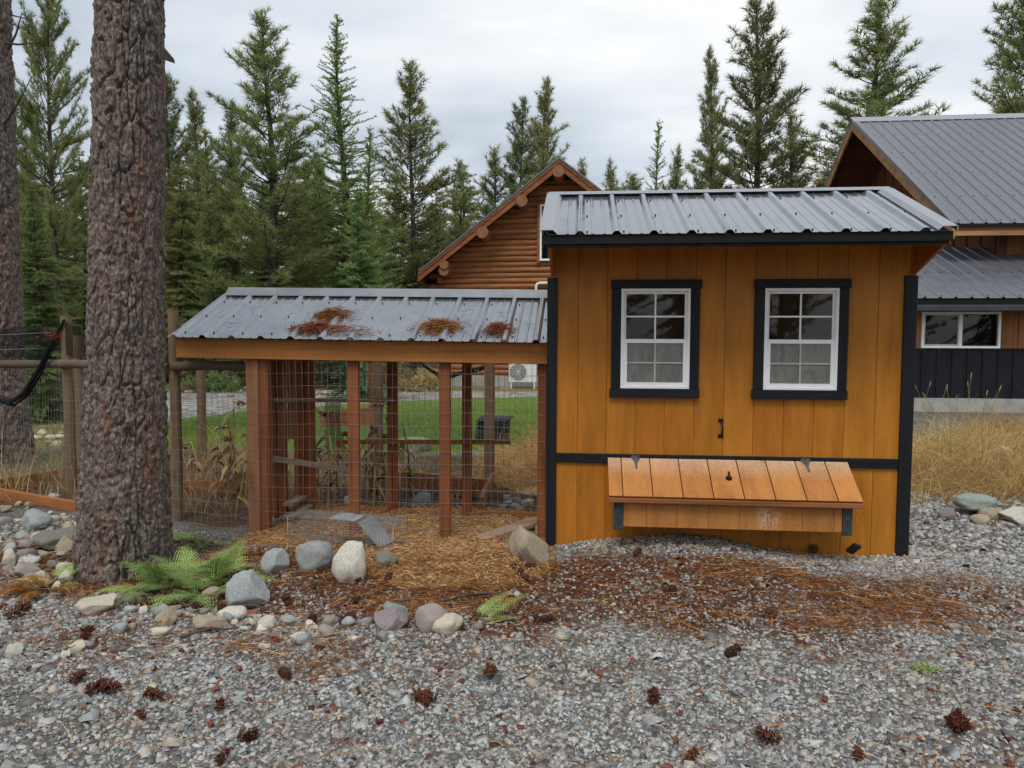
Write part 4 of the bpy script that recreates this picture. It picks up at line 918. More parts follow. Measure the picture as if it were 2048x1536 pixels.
for i, (px, d, w, h, lf, lb) in enumerate([(60, 21, 2.4, 1.0, 'shrub', 'yellow green shrub beyond the fence beside the rough pine'), (160, 24, 2.0, 1.3, 'shrub', 'yellow leaved shrub seen behind the fence corner post'), (235, 26, 2.6, 1.0, 'fir', 'dark green shrub behind the huge old trunk'),
        (420, 25, 3.2, 0.9, 'fir', 'low green juniper shrub beyond the pale gravel track'), (520, 29, 3.0, 1.0, 'shrub', 'olive shrub at the forest edge over the track'), (640, 30, 4.0, 1.5, 'shrub', 'broad yellowish shrub seen between the run posts'), (770, 28, 3.6, 1.3, 'drygrass', 'straw coloured brush beside the log house corner'), (845, 25, 2.0, 0.9, 'drygrass', 'tan withered bush by the log house wall'), (330, 32, 3.5, 1.2, 'shrub', 'olive bush far behind the pale gravel track')]):
    shrub(px, 0, d, w, h, lb, 50+i, lf)

# ------------------------------------------------------------------ log house
HY = 27.0
house = thing('log_house', (-0.87, HY, -0.25), 'brown log house with steep dark roof and protruding purlin logs', 'house')
PX, PZ, EX, EZ = -0.87, 7.96, -5.92, 4.02
sl_ = (PZ-EZ)/(PX-EX)
def roofz(x): return PZ-abs(x-PX)*sl_
def logmat(name, col):
    g = G(name); f = g.noise(g.co((0.5, 6, 6)), 2.0, 6, 0.65, 0.5)
    c = g.ramp(f, [(0.25, tuple(v_*0.42 for v_ in col)), (0.5, col), (0.75, tuple(v_*1.35 for v_ in col))])
    kn = g.noise(g.co((0.8, 3, 3)), 3.0, 3); c = g.mix(g.fr(kn, 0.66, 0.74, 0, 0.7), c, (0.05, 0.022, 0.012))
    c = g.hsv(c, 0.5, 1, g.fr(g.orand(), 0, 1, 0.8, 1.15)); g.bump(f, 0.3, 0.02); return g.fin(c, 0.55)
M['log'] = logmat('varnished_log', (0.29, 0.115, 0.044))
M['barge'] = wood('bargeboard_stain', (0.22, 0.085, 0.036), 0, 0.65)
rl = random.Random(3); zc = 0.30; rlog = 0.112; k = 0
WL, WR = -5.28, 3.54
while zc < PZ-0.55:
    half = (PZ-0.26-zc+rlog)/sl_; x0 = max(WL, PX-half); x1 = min(WR, PX+half)
    ex = 0.42 if (x0 == WL and k % 2 == 0) else (0.12 if x0 == WL else 0)
    mb = MB(); n_ = 9; ph = rl.uniform(0, 6)
    pts = [(x0-ex+(x1-x0+2*ex)*i/n_, HY+0.01*math.sin(i*1.3+ph), zc+0.012*math.sin(i*0.9+ph)) for i in range(n_+1)]
    mb.tube(pts, [rlog*(1+0.05*math.sin(i*2.1+ph)) for i in range(n_+1)], 12); mb.build('log', M['log'], house)
    if x0 == WL and k % 2 == 1 and zc > 1:
        MB().tube([(WL+0.02, HY-0.38, zc+0.0), (WL+0.02, HY-0.02, zc)], rlog*1.05, 12).build('log_end', M['logend'], house)
    zc += 0.2; k += 1
MB().prism([(WL, HY+0.02, -0.25), (WR, HY+0.02, -0.25), (WR, HY+0.02, roofz(WR)-0.35), (PX, HY+0.02, PZ-0.35), (WL, HY+0.02, roofz(WL)-0.35)], (0, 0.15, 0)).build('wall_core', M['soffit'], house)
MB().box(WL, WL+0.2, HY+0.2, HY+11, -0.25, 4.2).build('side_wall', M['log'], house)
MB().box(WR-0.2, WR, HY+0.2, HY+11, -0.25, 4.2).build('side_wall', M['log'], house)
MB().box(WL, WR, HY+10.9, HY+11, -0.25, 4.4).build('rear_wall', M['log'], house)
MB().box(WL-0.05, WR+0.05, HY-0.10, HY+0.2, -0.4, 0.18).build('foundation', M['concrete'], house)
for s in (-1, 1):
    ex = PX+s*(PX-EX)
    r_ = MB().prism([(PX, 26.0, PZ), (ex, 26.0, EZ), (ex, 26.0, EZ-0.07), (PX, 26.0, PZ-0.07)], (0, 12.5, 0)).build('roof', M['roofshop'], house)
    MB().prism([(PX, 26.02, PZ-0.072), (ex+s*0.02, 26.02, EZ-0.072), (ex+s*0.02, 26.02, EZ-0.20), (PX, 26.02, PZ-0.20)], (0, 0.04, 0)).build('upper_bargeboard', M['barge'], r_)
    MB().prism([(PX, 26.05, PZ-0.18), (ex+s*0.04, 26.05, EZ-0.18), (ex+s*0.04, 26.05, EZ-0.42), (PX, 26.05, PZ-0.42)], (0, 0.05, 0)).build('lower_bargeboard', M['barge'], r_)
    MB().prism([(PX, 26.11, PZ-0.20), (ex, 26.11, EZ-0.20), (ex, 26.11, EZ-0.26), (PX, 26.11, PZ-0.26)], (0, 12.0, 0)).build('soffit', M['soffit'], r_)
    MB().box(min(ex, ex+s*0.03), max(ex, ex+s*0.03), 26.12, 38, EZ-0.40, EZ-0.08).build('eave_fascia', M['redx'], r_)
for (x, z) in ((PX-0.02, PZ-0.50), (-2.19, 6.45), (-3.59, 5.35), (PX+1.35, 6.45), (PX+2.75, 5.35)):
    p_ = MB().tube([(x, 26.0, z), (x, HY+0.05, z)], 0.215, 16).build('purlin_log', M['log'], house)
    MB().tube([(x, 25.992, z), (x, 25.999, z)], 0.205, 16).build('cut_end', M['logend'], p_)
for j, (x, z, r_) in enumerate(((-5.0, 4.22, 0.17), (-5.02, 4.0, 0.19))):
    p_ = MB().tube([(x, 26.05+0.06*j, z), (x, HY+0.05, z)], r_, 8).build('plate_log', M['log'], house)
    MB().tube([(x, 26.043+0.06*j, z), (x, 26.049+0.06*j, z)], r_*0.96, 8).build('cut_end', M['logend'], p_)
wx0, wx1, wz0, wz1 = -1.58, 0.4, 4.42, 6.46; yw = HY-0.20
w_ = MB().box(wx0, wx1, yw, HY+0.1, wz1-0.07, wz1).box(wx0, wx1, yw, HY+0.1, wz0, wz0+0.07).box(wx0, wx0+0.07, yw, HY+0.1, wz0+0.07, wz1-0.07).box(wx1-0.07, wx1, yw, HY+0.1, wz0+0.07, wz1-0.07).box(wx0+0.07, wx1-0.07, yw, HY+0.1, 5.66, 5.80).build('window', M['vinyl'], house)
MB().box(wx0-0.10, wx0-0.002, yw-0.02, HY, wz0-0.08, wz1+0.08).build('window_casing', M['redx'], w_)
for a_, b_ in ((wz0+0.07, 5.66), (5.80, wz1-0.07)): MB().add([(wx0+0.07, yw+0.03, a_), (wx1-0.07, yw+0.03, a_), (wx1-0.07, yw+0.03, b_), (wx0+0.07, yw+0.03, b_)], [(0, 1, 2, 3)]).build('pane', M['glassclear'], w_)
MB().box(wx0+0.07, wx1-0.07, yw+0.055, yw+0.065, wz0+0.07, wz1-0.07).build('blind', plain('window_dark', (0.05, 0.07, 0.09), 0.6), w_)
MB().tube([(-1.70, 26.82, 0.5), (-1.70, 26.82, 3.50), (-1.66, 26.82, 3.57), (-1.58, 26.82, 3.60), (-0.2, 26.82, 3.60)], 0.055, 8).build('line_conduit', M['white'], house)
# heat pump
hp = thing('heat_pump', (-2.0, 26.2, -0.25), 'white outdoor heat pump unit with round fan at the log house foundation', 'heat pump')
MB().box(-2.62, -1.62, 25.98, 26.32, -0.02, 0.72).build('casing', M['white'], hp, 0.02)
fg = MB().tube([(-2.28, 25.975, 0.36), (-2.28, 25.97, 0.36)], 0.29, 24).build('fan_opening', M['dark'], hp)
mb = MB()
for k in range(9): mb.tube([(-2.28+0.033*(k+1)*math.cos(a_), 25.962, 0.36+0.033*(k+1)*math.sin(a_)) for a_ in np.linspace(0, 2*math.pi, 25)], 0.006, 4, False)
for k in range(12): mb.tube([(-2.28, 25.958, 0.36), (-2.28+0.31*math.cos(k*math.pi/6), 25.958, 0.36+0.31*math.sin(k*math.pi/6))], 0.006, 4, False)
mb.build('fan_grille', M['white'], hp, kind='stuff')
for x in (-2.55, -1.72): MB().box(x, x+0.05, 25.95, 26.35, -0.24, -0.022).build('leg', M['white'], hp)
MB().box(-2.9, -1.3, 25.85, 26.5, -0.30, -0.245).build('pad', M['concrete'], hp)

# ------------------------------------------------------------------ shop building
shop = thing('shop_building', (8, 12.1, 0.37), 'shop building with charcoal ribbed metal roofs and black steel wainscot', 'shop')
SX0, SX1, SY = 6.3, 12.6, 12.1
RY, RZ_, UY, UZ = 18.2, 6.74, 13.25, 3.50
LY, LZ, TY, TZ = 11.75, 2.14, 14.3, 3.22
LX0 = 3.3
panels(SX0+0.02, SX1, lambda x: (UY, UZ), lambda x: (RY, RZ_), M['roofshop'], shop, SX0+0.1)
panels(SX0+0.02, SX1, lambda x: (RY+(RY-UY), UZ), lambda x: (RY+0.01, RZ_), M['roofshop'], shop, SX0+0.1)
panels(LX0, SX1, lambda x: (LY, LZ), lambda x: (TY, TZ), M['roofshop'], shop, LX0+0.1)
MB().prism([(SX0-0.02, RY-0.22, RZ_-0.12), (SX0-0.02, RY, RZ_+0.045), (SX0-0.02, RY+0.22, RZ_-0.12), (SX0-0.02, RY, RZ_+0.025)], (SX1-SX0, 0, 0)).build('ridge_cap', M['flash'], shop)
us = (RZ_-UZ)/(RY-UY)
for (ya, yb) in ((UY, RY), (2*RY-UY, RY)):
    MB().prism([(SX0, ya, UZ+0.025), (SX0, yb, RZ_+0.025), (SX0, yb, RZ_-0.06), (SX0, ya, UZ-0.06)], (0.10, 0, 0)).build('rake_trim', M['roofshop'], shop)
    MB().prism([(SX0+0.01, ya, UZ-0.062), (SX0+0.01, yb, RZ_-0.062), (SX0+0.01, yb, RZ_-0.26), (SX0+0.01, ya, UZ-0.26)], (0.045, 0, 0)).build('rake_board', M['shoptrim'], shop)
    MB().prism([(SX0+0.06, ya, UZ-0.05), (SX0+0.06, yb, RZ_-0.05), (SX0+0.06, yb, RZ_-0.10), (SX0+0.06, ya, UZ-0.10)], (SX1-SX0, 0, 0)).build('roof_deck', M['soffit'], shop)
MB().box(SX0+0.06, SX1, UY+0.02, UY+0.06, UZ-0.20, UZ-0.065).build('eave_fascia', M['shoptrim'], shop)
MB().box(SX0+0.0, SX1, UY-0.01, UY+0.018, UZ-0.062, UZ-0.006).build('drip_edge', M['drip'], shop)
GX = SX0+1.1
MB().prism([(GX, UY+0.6, 2.3), (GX, 2*RY-UY-0.6, 2.3), (GX, 2*RY-UY-0.6, UZ+0.2), (GX, RY, RZ_-0.2), (GX, UY+0.6, UZ+0.2)], (0.12, 0, 0)).build('gable_wall', M['soffit'], shop)  # dark soffit tone instead of siding, shade put into the gable colour
for k in range(18):
    y = UY+0.7+k*0.5; zt2 = RZ_-0.22-abs(y-RY)*us
    MB().box(GX-0.02, GX-0.002, y, y+0.045, 2.4, zt2-0.05).build('batten', M['soffit'], shop)
MB().box(GX+0.14, SX1, UY+0.62, UY+0.75, 2.6, UZ-0.05).build('clerestory_wall', M['shopside'], shop)
MB().box(LX0, SX1, LY+0.02, LY+0.05, LZ-0.10, LZ-0.006).build('drip_edge', M['drip'], shop)
MB().box(LX0, SX1, LY-0.06, LY+0.018, LZ-0.20, LZ-0.105).build('gutter', metal('dark_gutter', (0.05, 0.055, 0.07), 0.35, 0.3), shop, 0.01)
MB().prism([(LX0, LY+0.055, LZ-0.09), (LX0, SY, LZ-0.02), (LX0, SY, LZ-0.06), (LX0, LY+0.055, LZ-0.20)], (SX1-LX0, 0, 0)).build('soffit', M['drip'], shop)
WX0, WX1, WZ0, WZ1 = 5.35, 6.53, 1.375, 1.945
bx = [LX0, WX0-0.10, WX0, WX1] + [WX1+0.02+0.27*k for k in range(1, 22)]
MB().box(LX0, WX0-0.002, SY, SY+0.03, WZ0, LZ+0.03).build('wall_panel', M['shopside'], shop)
MB().box(WX0-0.001, WX1+0.001, SY+0.002, SY+0.03, WZ1+0.002, LZ+0.03).build('wall_panel', M['shopside'], shop)
xx = WX1+0.004
while xx < SX1: MB().box(xx+0.006, xx+0.264, SY, SY+0.02, WZ0, LZ+0.03).build('wall_panel', M['shopside'], shop); xx += 0.27
MB().box(WX1+0.004, SX1, SY+0.012, SY+0.05, WZ0, LZ).build('wall_backing', M['soffit'], shop)
# steel wainscot with raised ribs
prof = []
x = LX0; k = 0
while x < SX1:
    prof += [(x, 0), (x+0.012, -0.022), (x+0.036, -0.022), (x+0.048, 0)]; x += 0.2286
    if len(prof) >= 16:
        V = [(p_[0], SY-0.006+p_[1], z) for z in (0.585, WZ0-0.012) for p_ in prof+[(x, 0)]]; n_ = len(prof)+1
        MB().add(V, [(i, i+1, n_+i+1, n_+i) for i in range(n_-1)]).build('wainscot_panel', M['shopblack'], shop); prof = []
MB().box(LX0, SX1, SY-0.03, SY-0.002, WZ0-0.011, WZ0-0.001).build('wainscot_cap', M['drip'], shop)
MB().box(LX0, SX1, SY-0.04, SY+0.2, 0.1, 0.58).build('foundation', M['concrete'], shop)
MB().box(LX0, LX0+0.1, SY+0.05, 20, 0.3, 2.2).build('side_wall', M['shopside'], shop)
y0 = SY-0.03; t = 0.035
w_ = MB().box(WX0, WX1, y0, SY+0.05, WZ1-t, WZ1).box(WX0, WX1, y0, SY+0.05, WZ0, WZ0+t).box(WX0, WX0+t, y0, SY+0.05, WZ0+t, WZ1-t).box(WX1-t, WX1, y0, SY+0.05, WZ0+t, WZ1-t).box((WX0+WX1)/2-0.03, (WX0+WX1)/2+0.02, y0+0.004, SY+0.05, WZ0+t, WZ1-t).build('window', M['vinyl'], shop)
for a_, b_, yy in ((WX0+t, (WX0+WX1)/2-0.03, y0+0.02), ((WX0+WX1)/2+0.02, WX1-t, y0+0.035)):
    MB().add([(a_, yy, WZ0+t), (b_, yy, WZ0+t), (b_, yy, WZ1-t), (a_, yy, WZ1-t)], [(0, 1, 2, 3)]).build('pane', M['glassclear'], w_)
q0, q1 = WX0+t, (WX0+WX1)/2-0.03
MB().box(q0, q1, y0+0.008, y0+0.018, WZ1-t-0.02, WZ1-t).box(q0, q1, y0+0.008, y0+0.018, WZ0+t, WZ0+t+0.025).box(q0, q0+0.02, y0+0.008, y0+0.018, WZ0+t+0.025, WZ1-t-0.02).box(q1-0.02, q1, y0+0.008, y0+0.018, WZ0+t+0.025, WZ1-t-0.02).build('sash', M['galvplate'], w_)
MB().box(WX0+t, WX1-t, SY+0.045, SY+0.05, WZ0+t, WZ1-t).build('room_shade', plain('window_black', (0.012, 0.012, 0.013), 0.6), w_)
sp = []
for f_ in (0.02, 0.2, 0.4, 0.6, 0.8, 0.97):
    for k in range(28):
        xq = SX0+0.1+0.2286*k+0.05
        if xq < SX1: sp.append((xq, UY+(RY-UY)*f_, UZ+(RZ_-UZ)*f_+0.005))
for f_ in (0.03, 0.45):
    for k in range(40):
        xq = LX0+0.1+0.2286*k+0.05
        if xq < SX1: sp.append((xq, LY+(TY-LY)*f_, LZ+(TZ-LZ)*f_+0.005))
screws(sp, M['screw'], shop, 0.012)

# ------------------------------------------------------------------ wire fence beside the run
fence = thing('wire_fence', (-4.5, 6.0, 0.0), 'garden fence of round wooden posts, pole rail and welded wire', 'fence')
def rpost(x, y, top, r=0.045, nm='post', par=None, mat='post', zb=-0.1):
    MB().tube([(x, y, zb), (x+0.005, y, top*0.5), (x, y, top)], [r*1.05, r, r*0.97], 14).build(nm, M[mat], par or fence)
rpost(-4.52, 5.99, 1.66, 0.046); rpost(-3.25, 5.52, 1.69, 0.042); rpost(-5.98, 6.62, 1.66, 0.046); rpost(-5.25, 7.4, 1.52, 0.045)
def pole(a_, b_, r): MB().tube([a_, tuple((np.array(a_)+np.array(b_))/2+np.array([0, 0, 0.008])), b_], [r, r*0.95, r*0.9], 10).build('rail', M['pole'], fence)
pole((-6.6, 6.93, 1.17), (-4.55, 5.95, 1.24), 0.042); pole((-4.54, 5.94, 1.24), (-3.27, 5.47, 1.23), 0.04); pole((-3.23, 5.47, 1.24), (-2.57, 5.44, 1.25), 0.04)
for (a_, b_, n_) in (((-6.6, 6.88, 0.05), (-4.55, 5.93, 0.05), 46), ((-4.55, 5.93, 0.05), (-3.25, 5.46, 0.0), 28), ((-3.25, 5.46, 0.0), (-2.57, 5.44, -0.06), 14)):
    wires(a_, b_, 1.17, n_, 12, rw, 0.0012, 0.007).build('wire_mesh', M['galv'], fence, kind='stuff')
for z in (1.38, 1.52):
    MB().tube([(-6.6, 6.9, z-0.04), (-5.6, 6.43, z-0.03), (-4.52, 5.94, z)], 0.002, 4).build('strand_wire', M['galv'], fence)
    MB().tube([(-3.25, 5.48, z+0.06), (-2.8, 6.1, z+0.02), (-2.4, 6.8, z)], 0.002, 4).build('strand_wire', M['galv'], fence)
bfence = thing('garden_fence', (-2.5, 8.3, 0.0), 'far garden fence of thin weathered posts with sagging wire', 'fence')
for px_, py_, top, r in ((405, 935, 1.15, 0.05), (757, 925, 1.75, 0.055), (978, 965, 1.75, 0.055), (163, 935, 1.5, 0.05)):
    p_ = atZ(px_, py_, 0); rpost(p_[0], p_[1], top, r, 'post', bfence)
pA, pB, pC = atZ(405, 935), atZ(757, 925), atZ(978, 965)
for a_, b_ in ((pA, pB), (pB, pC)): wires(tuple(a_), tuple(b_), 1.3, 34, 12, rw, 0.0014, 0.012).build('wire_mesh', M['galv'], bfence, kind='stuff')
MB().bar(atY(642, 838, 8.5), atY(752, 832, 8.42), 0.04, 0.20).build('board', M['redx'], bfence)
MB().bar(atY(745, 728, 8.5), atY(750, 925, 8.5), 0.09, 0.04).build('board', M['redz'], bfence)
# raised bed boards
bed = thing('garden_bed', (-5.1, 6.2, 0.05), 'rust stained plank edging of the garden bed behind the fence', 'garden bed')
a_, b_ = atZ(-60, 985, 0.10), atZ(165, 945, 0.08); MB().bar(a_, b_, 0.04, 0.15).build('board', M['bedboard'], bed, 0.004)
a_, b_ = atZ(-60, 978, 0.12), atZ(160, 1016, 0.08); MB().bar(a_, b_, 0.04, 0.10).build('board', M['bedboard'], bed, 0.004)
bed2 = thing('garden_bed', (-1.2, 7.6, 0.0), 'low rust stained garden border boards seen through the run wire', 'garden bed')
a_, b_ = atZ(805, 958, 0.05), atZ(972, 975, 0.05); MB().bar(a_, b_, 0.04, 0.16).build('board', M['redx'], bed2)
a_, b_ = atZ(985, 955, 0.05), atZ(962, 1008, 0.03); MB().bar(a_, b_, 0.04, 0.12).build('board', M['redx'], bed2)
a_, b_ = atZ(350, 975, 0.06), atZ(500, 972, 0.06); MB().bar(a_, b_, 0.04, 0.12).build('board', M['redx'], bed2)
# ------------------------------------------------------------------ netting
g = G('bird_net'); g.t.nodes.remove(g.p)
wv1 = g.n('ShaderNodeTexBrick', {'Vector': g.n('ShaderNodeTexCoord').outputs['UV'], 'Color1': (0, 0, 0), 'Color2': (0, 0, 0), 'Mortar': (1, 1, 1), 'Scale': 1.0, 'Mortar Size': 0.0035, 'Brick Width': 0.02, 'Row Height': 0.02, 'Mortar Smooth': 0.0}, offset=0.0)
tr = g.n('ShaderNodeBsdfTransparent'); df = g.n('ShaderNodeBsdfDiffuse', {'Color': (0.015, 0.016, 0.017)})
mx = g.n('ShaderNodeMixShader', {0: wv1.outputs['Color'], 1: tr.outputs[0], 2: df.outputs[0]}); g.t.links.new(mx.outputs[0], g.o.inputs[0]); M['netting'] = g.m
def net_sheet(name, P, us_, vs_, parent=None):
    """P(u,v) -> point; uv in metres"""
    nu, nv = 30, 14; V = [P(i/nu, j/nv) for j in range(nv+1) for i in range(nu+1)]; F = [(j*(nu+1)+i, j*(nu+1)+i+1, (j+1)*(nu+1)+i+1, (j+1)*(nu+1)+i) for j in range(nv) for i in range(nu)]
    o = MB().add(V, F, True).build(name, M['netting'], parent); uv = o.data.uv_layers.new(name='UVMap')
    for poly in o.data.polygons:
        for li, vi in zip(poly.loop_indices, poly.vertices): uv.data[li].uv = ((vi % (nu+1))/nu*us_, (vi//(nu+1))/nv*vs_)
    return o
net = thing('bird_netting', (-5.2, 6.1, 0.5), 'black bird netting slung in a loop from the fence corner post', 'netting')
lp = [atY(*q, Yv) for q, Yv in (((128, 640), 5.93), ((108, 680), 5.93), ((80, 740), 5.95), ((52, 785), 5.98), ((25, 806), 6.0), ((0, 800), 6.05), ((-40, 770), 6.1), ((-90, 700), 6.2))]
for i in range(11):
    o_ = np.array([rf.uniform(-0.02, 0.02), rf.uniform(-0.02, 0.02), rf.uniform(-0.03, 0.03)])
    MB().tube([p_+o_*(0.25+1.0*math.sin(math.pi*j/7)) + np.array([0.004*math.sin(j*3+i), 0.0, 0.006*math.cos(j*2+i)]) for j, p_ in enumerate(lp)], 0.0055, 5).build('net_fold', M['net'], net)
A_, B_ = np.array([-6.5, 6.85, 1.60]), np.array([-4.53, 5.95, 1.62])
net_sheet('net_sheet', lambda u, v: tuple(A_*(1-u)+B_*u+np.array([0.02*math.sin(9*u+3*v), 0.03*math.sin(12*u)*v, -0.06*math.sin(math.pi*u)-v*(0.38-0.10*u+0.03*math.sin(17*u))])), 2.2, 0.4, net)
A2, B2 = np.array([-4.5, 5.95, 1.62]), np.array([-3.3, 5.5, 1.4])
net_sheet('net_sheet', lambda u, v: tuple(A2*(1-u)+B2*u+np.array([0, 0, -0.12*math.sin(math.pi*u)-v*0.30*(1-u)])), 1.3, 0.35, net)
net2 = thing('bird_netting', (-1.0, 8.0, 0.9), 'black netting hanging inside the garden behind the run posts', 'netting')
nl = [atY(*q, 7.6) for q in ((830, 715), (850, 735), (875, 748), (905, 752), (935, 745), (955, 738), (985, 728))]
for i in range(6): MB().tube([p_+np.array([0, rf.uniform(-.02, .02), rf.uniform(-.025, .025)]) for p_ in nl], 0.008, 5).build('net_fold', M['net'], net2)
C0, C1 = atY(668, 715, 7.4), atY(690, 905, 7.4)
net_sheet('net_sheet', lambda u, v: tuple(np.array([C0[0]+(u-0.5)*0.22*(1-0.5*v)+0.03*math.sin(8*v), 7.4+0.03*math.sin(14*u), C0[2]*(1-v)+C1[2]*v])), 0.8, 1.0, net2)
# ------------------------------------------------------------------ live trap
trap = thing('cage_trap', (-1.64, 4.93, 0.02), 'galvanised wire cage trap lying before the run behind the boulders', 'cage trap')
TL, TW, TH_ = 0.80, 0.25, 0.185
def grid_plane(o, u, v, nu, nv, r=0.0015):
    mb = MB(); o, u, v = Vector(o), Vector(u), Vector(v)
    for i in range(nu+1): mb.tube([o+u*(i/nu), o+u*(i/nu)+v], r, 3, False)
    for j in range(nv+1): mb.tube([o+v*(j/nv), o+v*(j/nv)+u], r, 3, False)
    return mb
O = Vector((-TL/2, -TW/2, 0)); L_ = trap.location
def tb(mb, nm, mat, kind=None):
    mb.v = [(p_[0]+L_.x, p_[1]+L_.y, p_[2]+L_.z) for p_ in mb.v]; return mb.build(nm, mat, trap, kind=kind)
tb(grid_plane(O, (TL, 0, 0), (0, 0, TH_), 32, 10), 'front_mesh', M['galv'], 'stuff'); tb(grid_plane(O+Vector((0, TW, 0)), (TL, 0, 0), (0, 0, TH_), 32, 10), 'rear_mesh', M['galv'], 'stuff')
tb(grid_plane(O+Vector((0, 0, TH_)), (TL, 0, 0), (0, TW, 0), 32, 10), 'top_mesh', M['galv'], 'stuff'); tb(grid_plane(O, (0, TW, 0), (0, 0, TH_), 10, 8), 'end_mesh', M['galv'], 'stuff')
tb(grid_plane(O, (TL, 0, 0), (0, TW, 0), 32, 8), 'floor_mesh', M['galv'], 'stuff')
tb(MB().prism([(0.13, -0.11, TH_-0.004), (0.13, 0.11, TH_-0.004), (0.30, 0.11, 0.012), (0.30, -0.11, 0.012)], (0.003, 0, 0.003)), 'door', M['galvplate'])
tb(MB().prism([(-0.10, -0.09, TH_+0.002), (0.10, -0.09, TH_+0.002), (0.10, 0.07, TH_+0.002), (-0.10, 0.07, TH_+0.002)], (0, 0, 0.003)), 'top_plate', M['galvplate'])
tb(MB().tube([(-0.06, -0.01, TH_+0.006), (-0.06, -0.01, TH_+0.03), (0.06, -0.01, TH_+0.03), (0.06, -0.01, TH_+0.006)], 0.004, 6), 'handle', M['galv'])
for sx in (-1, 1):
    tb(MB().tube([(sx*TL/2, -TW/2, 0), (sx*TL/2, -TW/2, TH_), (sx*TL/2, TW/2, TH_), (sx*TL/2, TW/2, 0), (sx*TL/2, -TW/2, 0)], 0.0028, 5), 'frame_rod', M['galv'])
trap.rotation_euler = (R(0.5), R(1.0), R(-9))

# ------------------------------------------------------------------ rocks
def rock_mesh(seed, sub=3, ang=0.25, flat=1.0):
    bm = bmesh.new(); bmesh.ops.create_icosphere(bm, subdivisions=sub, radius=1.0); rng = np.random.default_rng(seed)
    co = np.array([v_.co[:] for v_ in bm.verts])
    if ang:   # planar cuts give facets
        for _ in range(13 if ang > 0.25 else 7):
            n_ = unit(rng.normal(size=3)); dcut = rng.uniform(0.45, 0.85); e_ = co@n_-dcut; co = co-np.outer(np.clip(e_, 0, None)*min(1, ang*3), n_)
    co = co*(1+0.12*fbm(co*1.2+seed, 2)+0.045*fbm(co*5+seed, 4, 0.6))[:, None]
    co /= np.abs(co).max(0)
    for v_, c_ in zip(bm.verts, co): v_.co = c_
    me = bpy.data.meshes.new('stone'); bm.to_mesh(me); bm.free(); me.polygons.foreach_set('use_smooth', [True]*len(me.polygons)); return me
ROUND = [rock_mesh(100+i, 4, 0.2) for i in range(6)]; ANG = [rock_mesh(200+i, 4, 0.36) for i in range(8)]; SMALL = [rock_mesh(300+i, 3, 0.36 if i % 3 else 0.2) for i in range(12)]
def stone(px, py, w, h, col, label, shape='r', depth=0.8, name='rock', group=None, tilt=0.0, i=None, sink=0.3, z=None):
    zg = 0.0
    for _ in range(3): p_ = atZ(px, py, zg); zg = float(gz(p_[0], p_[1]))
    dist = float((p_-_C)@_fw); sw, sh = w/FPX*dist, h/FPX*dist
    pool = {'r': ROUND, 'a': ANG, 's': SMALL}[shape]; me = pool[(i if i is not None else random.randrange(99)) % len(pool)]
    key = me.name+col
    if key not in bpy.data.meshes: m2 = me.copy(); m2.name = key; m2.materials.clear(); m2.materials.append(RK[col])
    me = bpy.data.meshes[key]
    o = bpy.data.objects.new(name, me); COL.objects.link(o); sy = sw*depth
    o.scale = (sw/2, sy/2, sh/2*(1+sink)); o.location = (p_[0], p_[1]+sy/2*0.75, (zg if z is None else z)+sh/2*(1-sink)); o.rotation_euler = (random.uniform(-.1, .1), tilt, YAW+random.uniform(-0.3, 0.3))
    tag(o, label, 'rock' if name == 'rock' else 'stone', group); return o
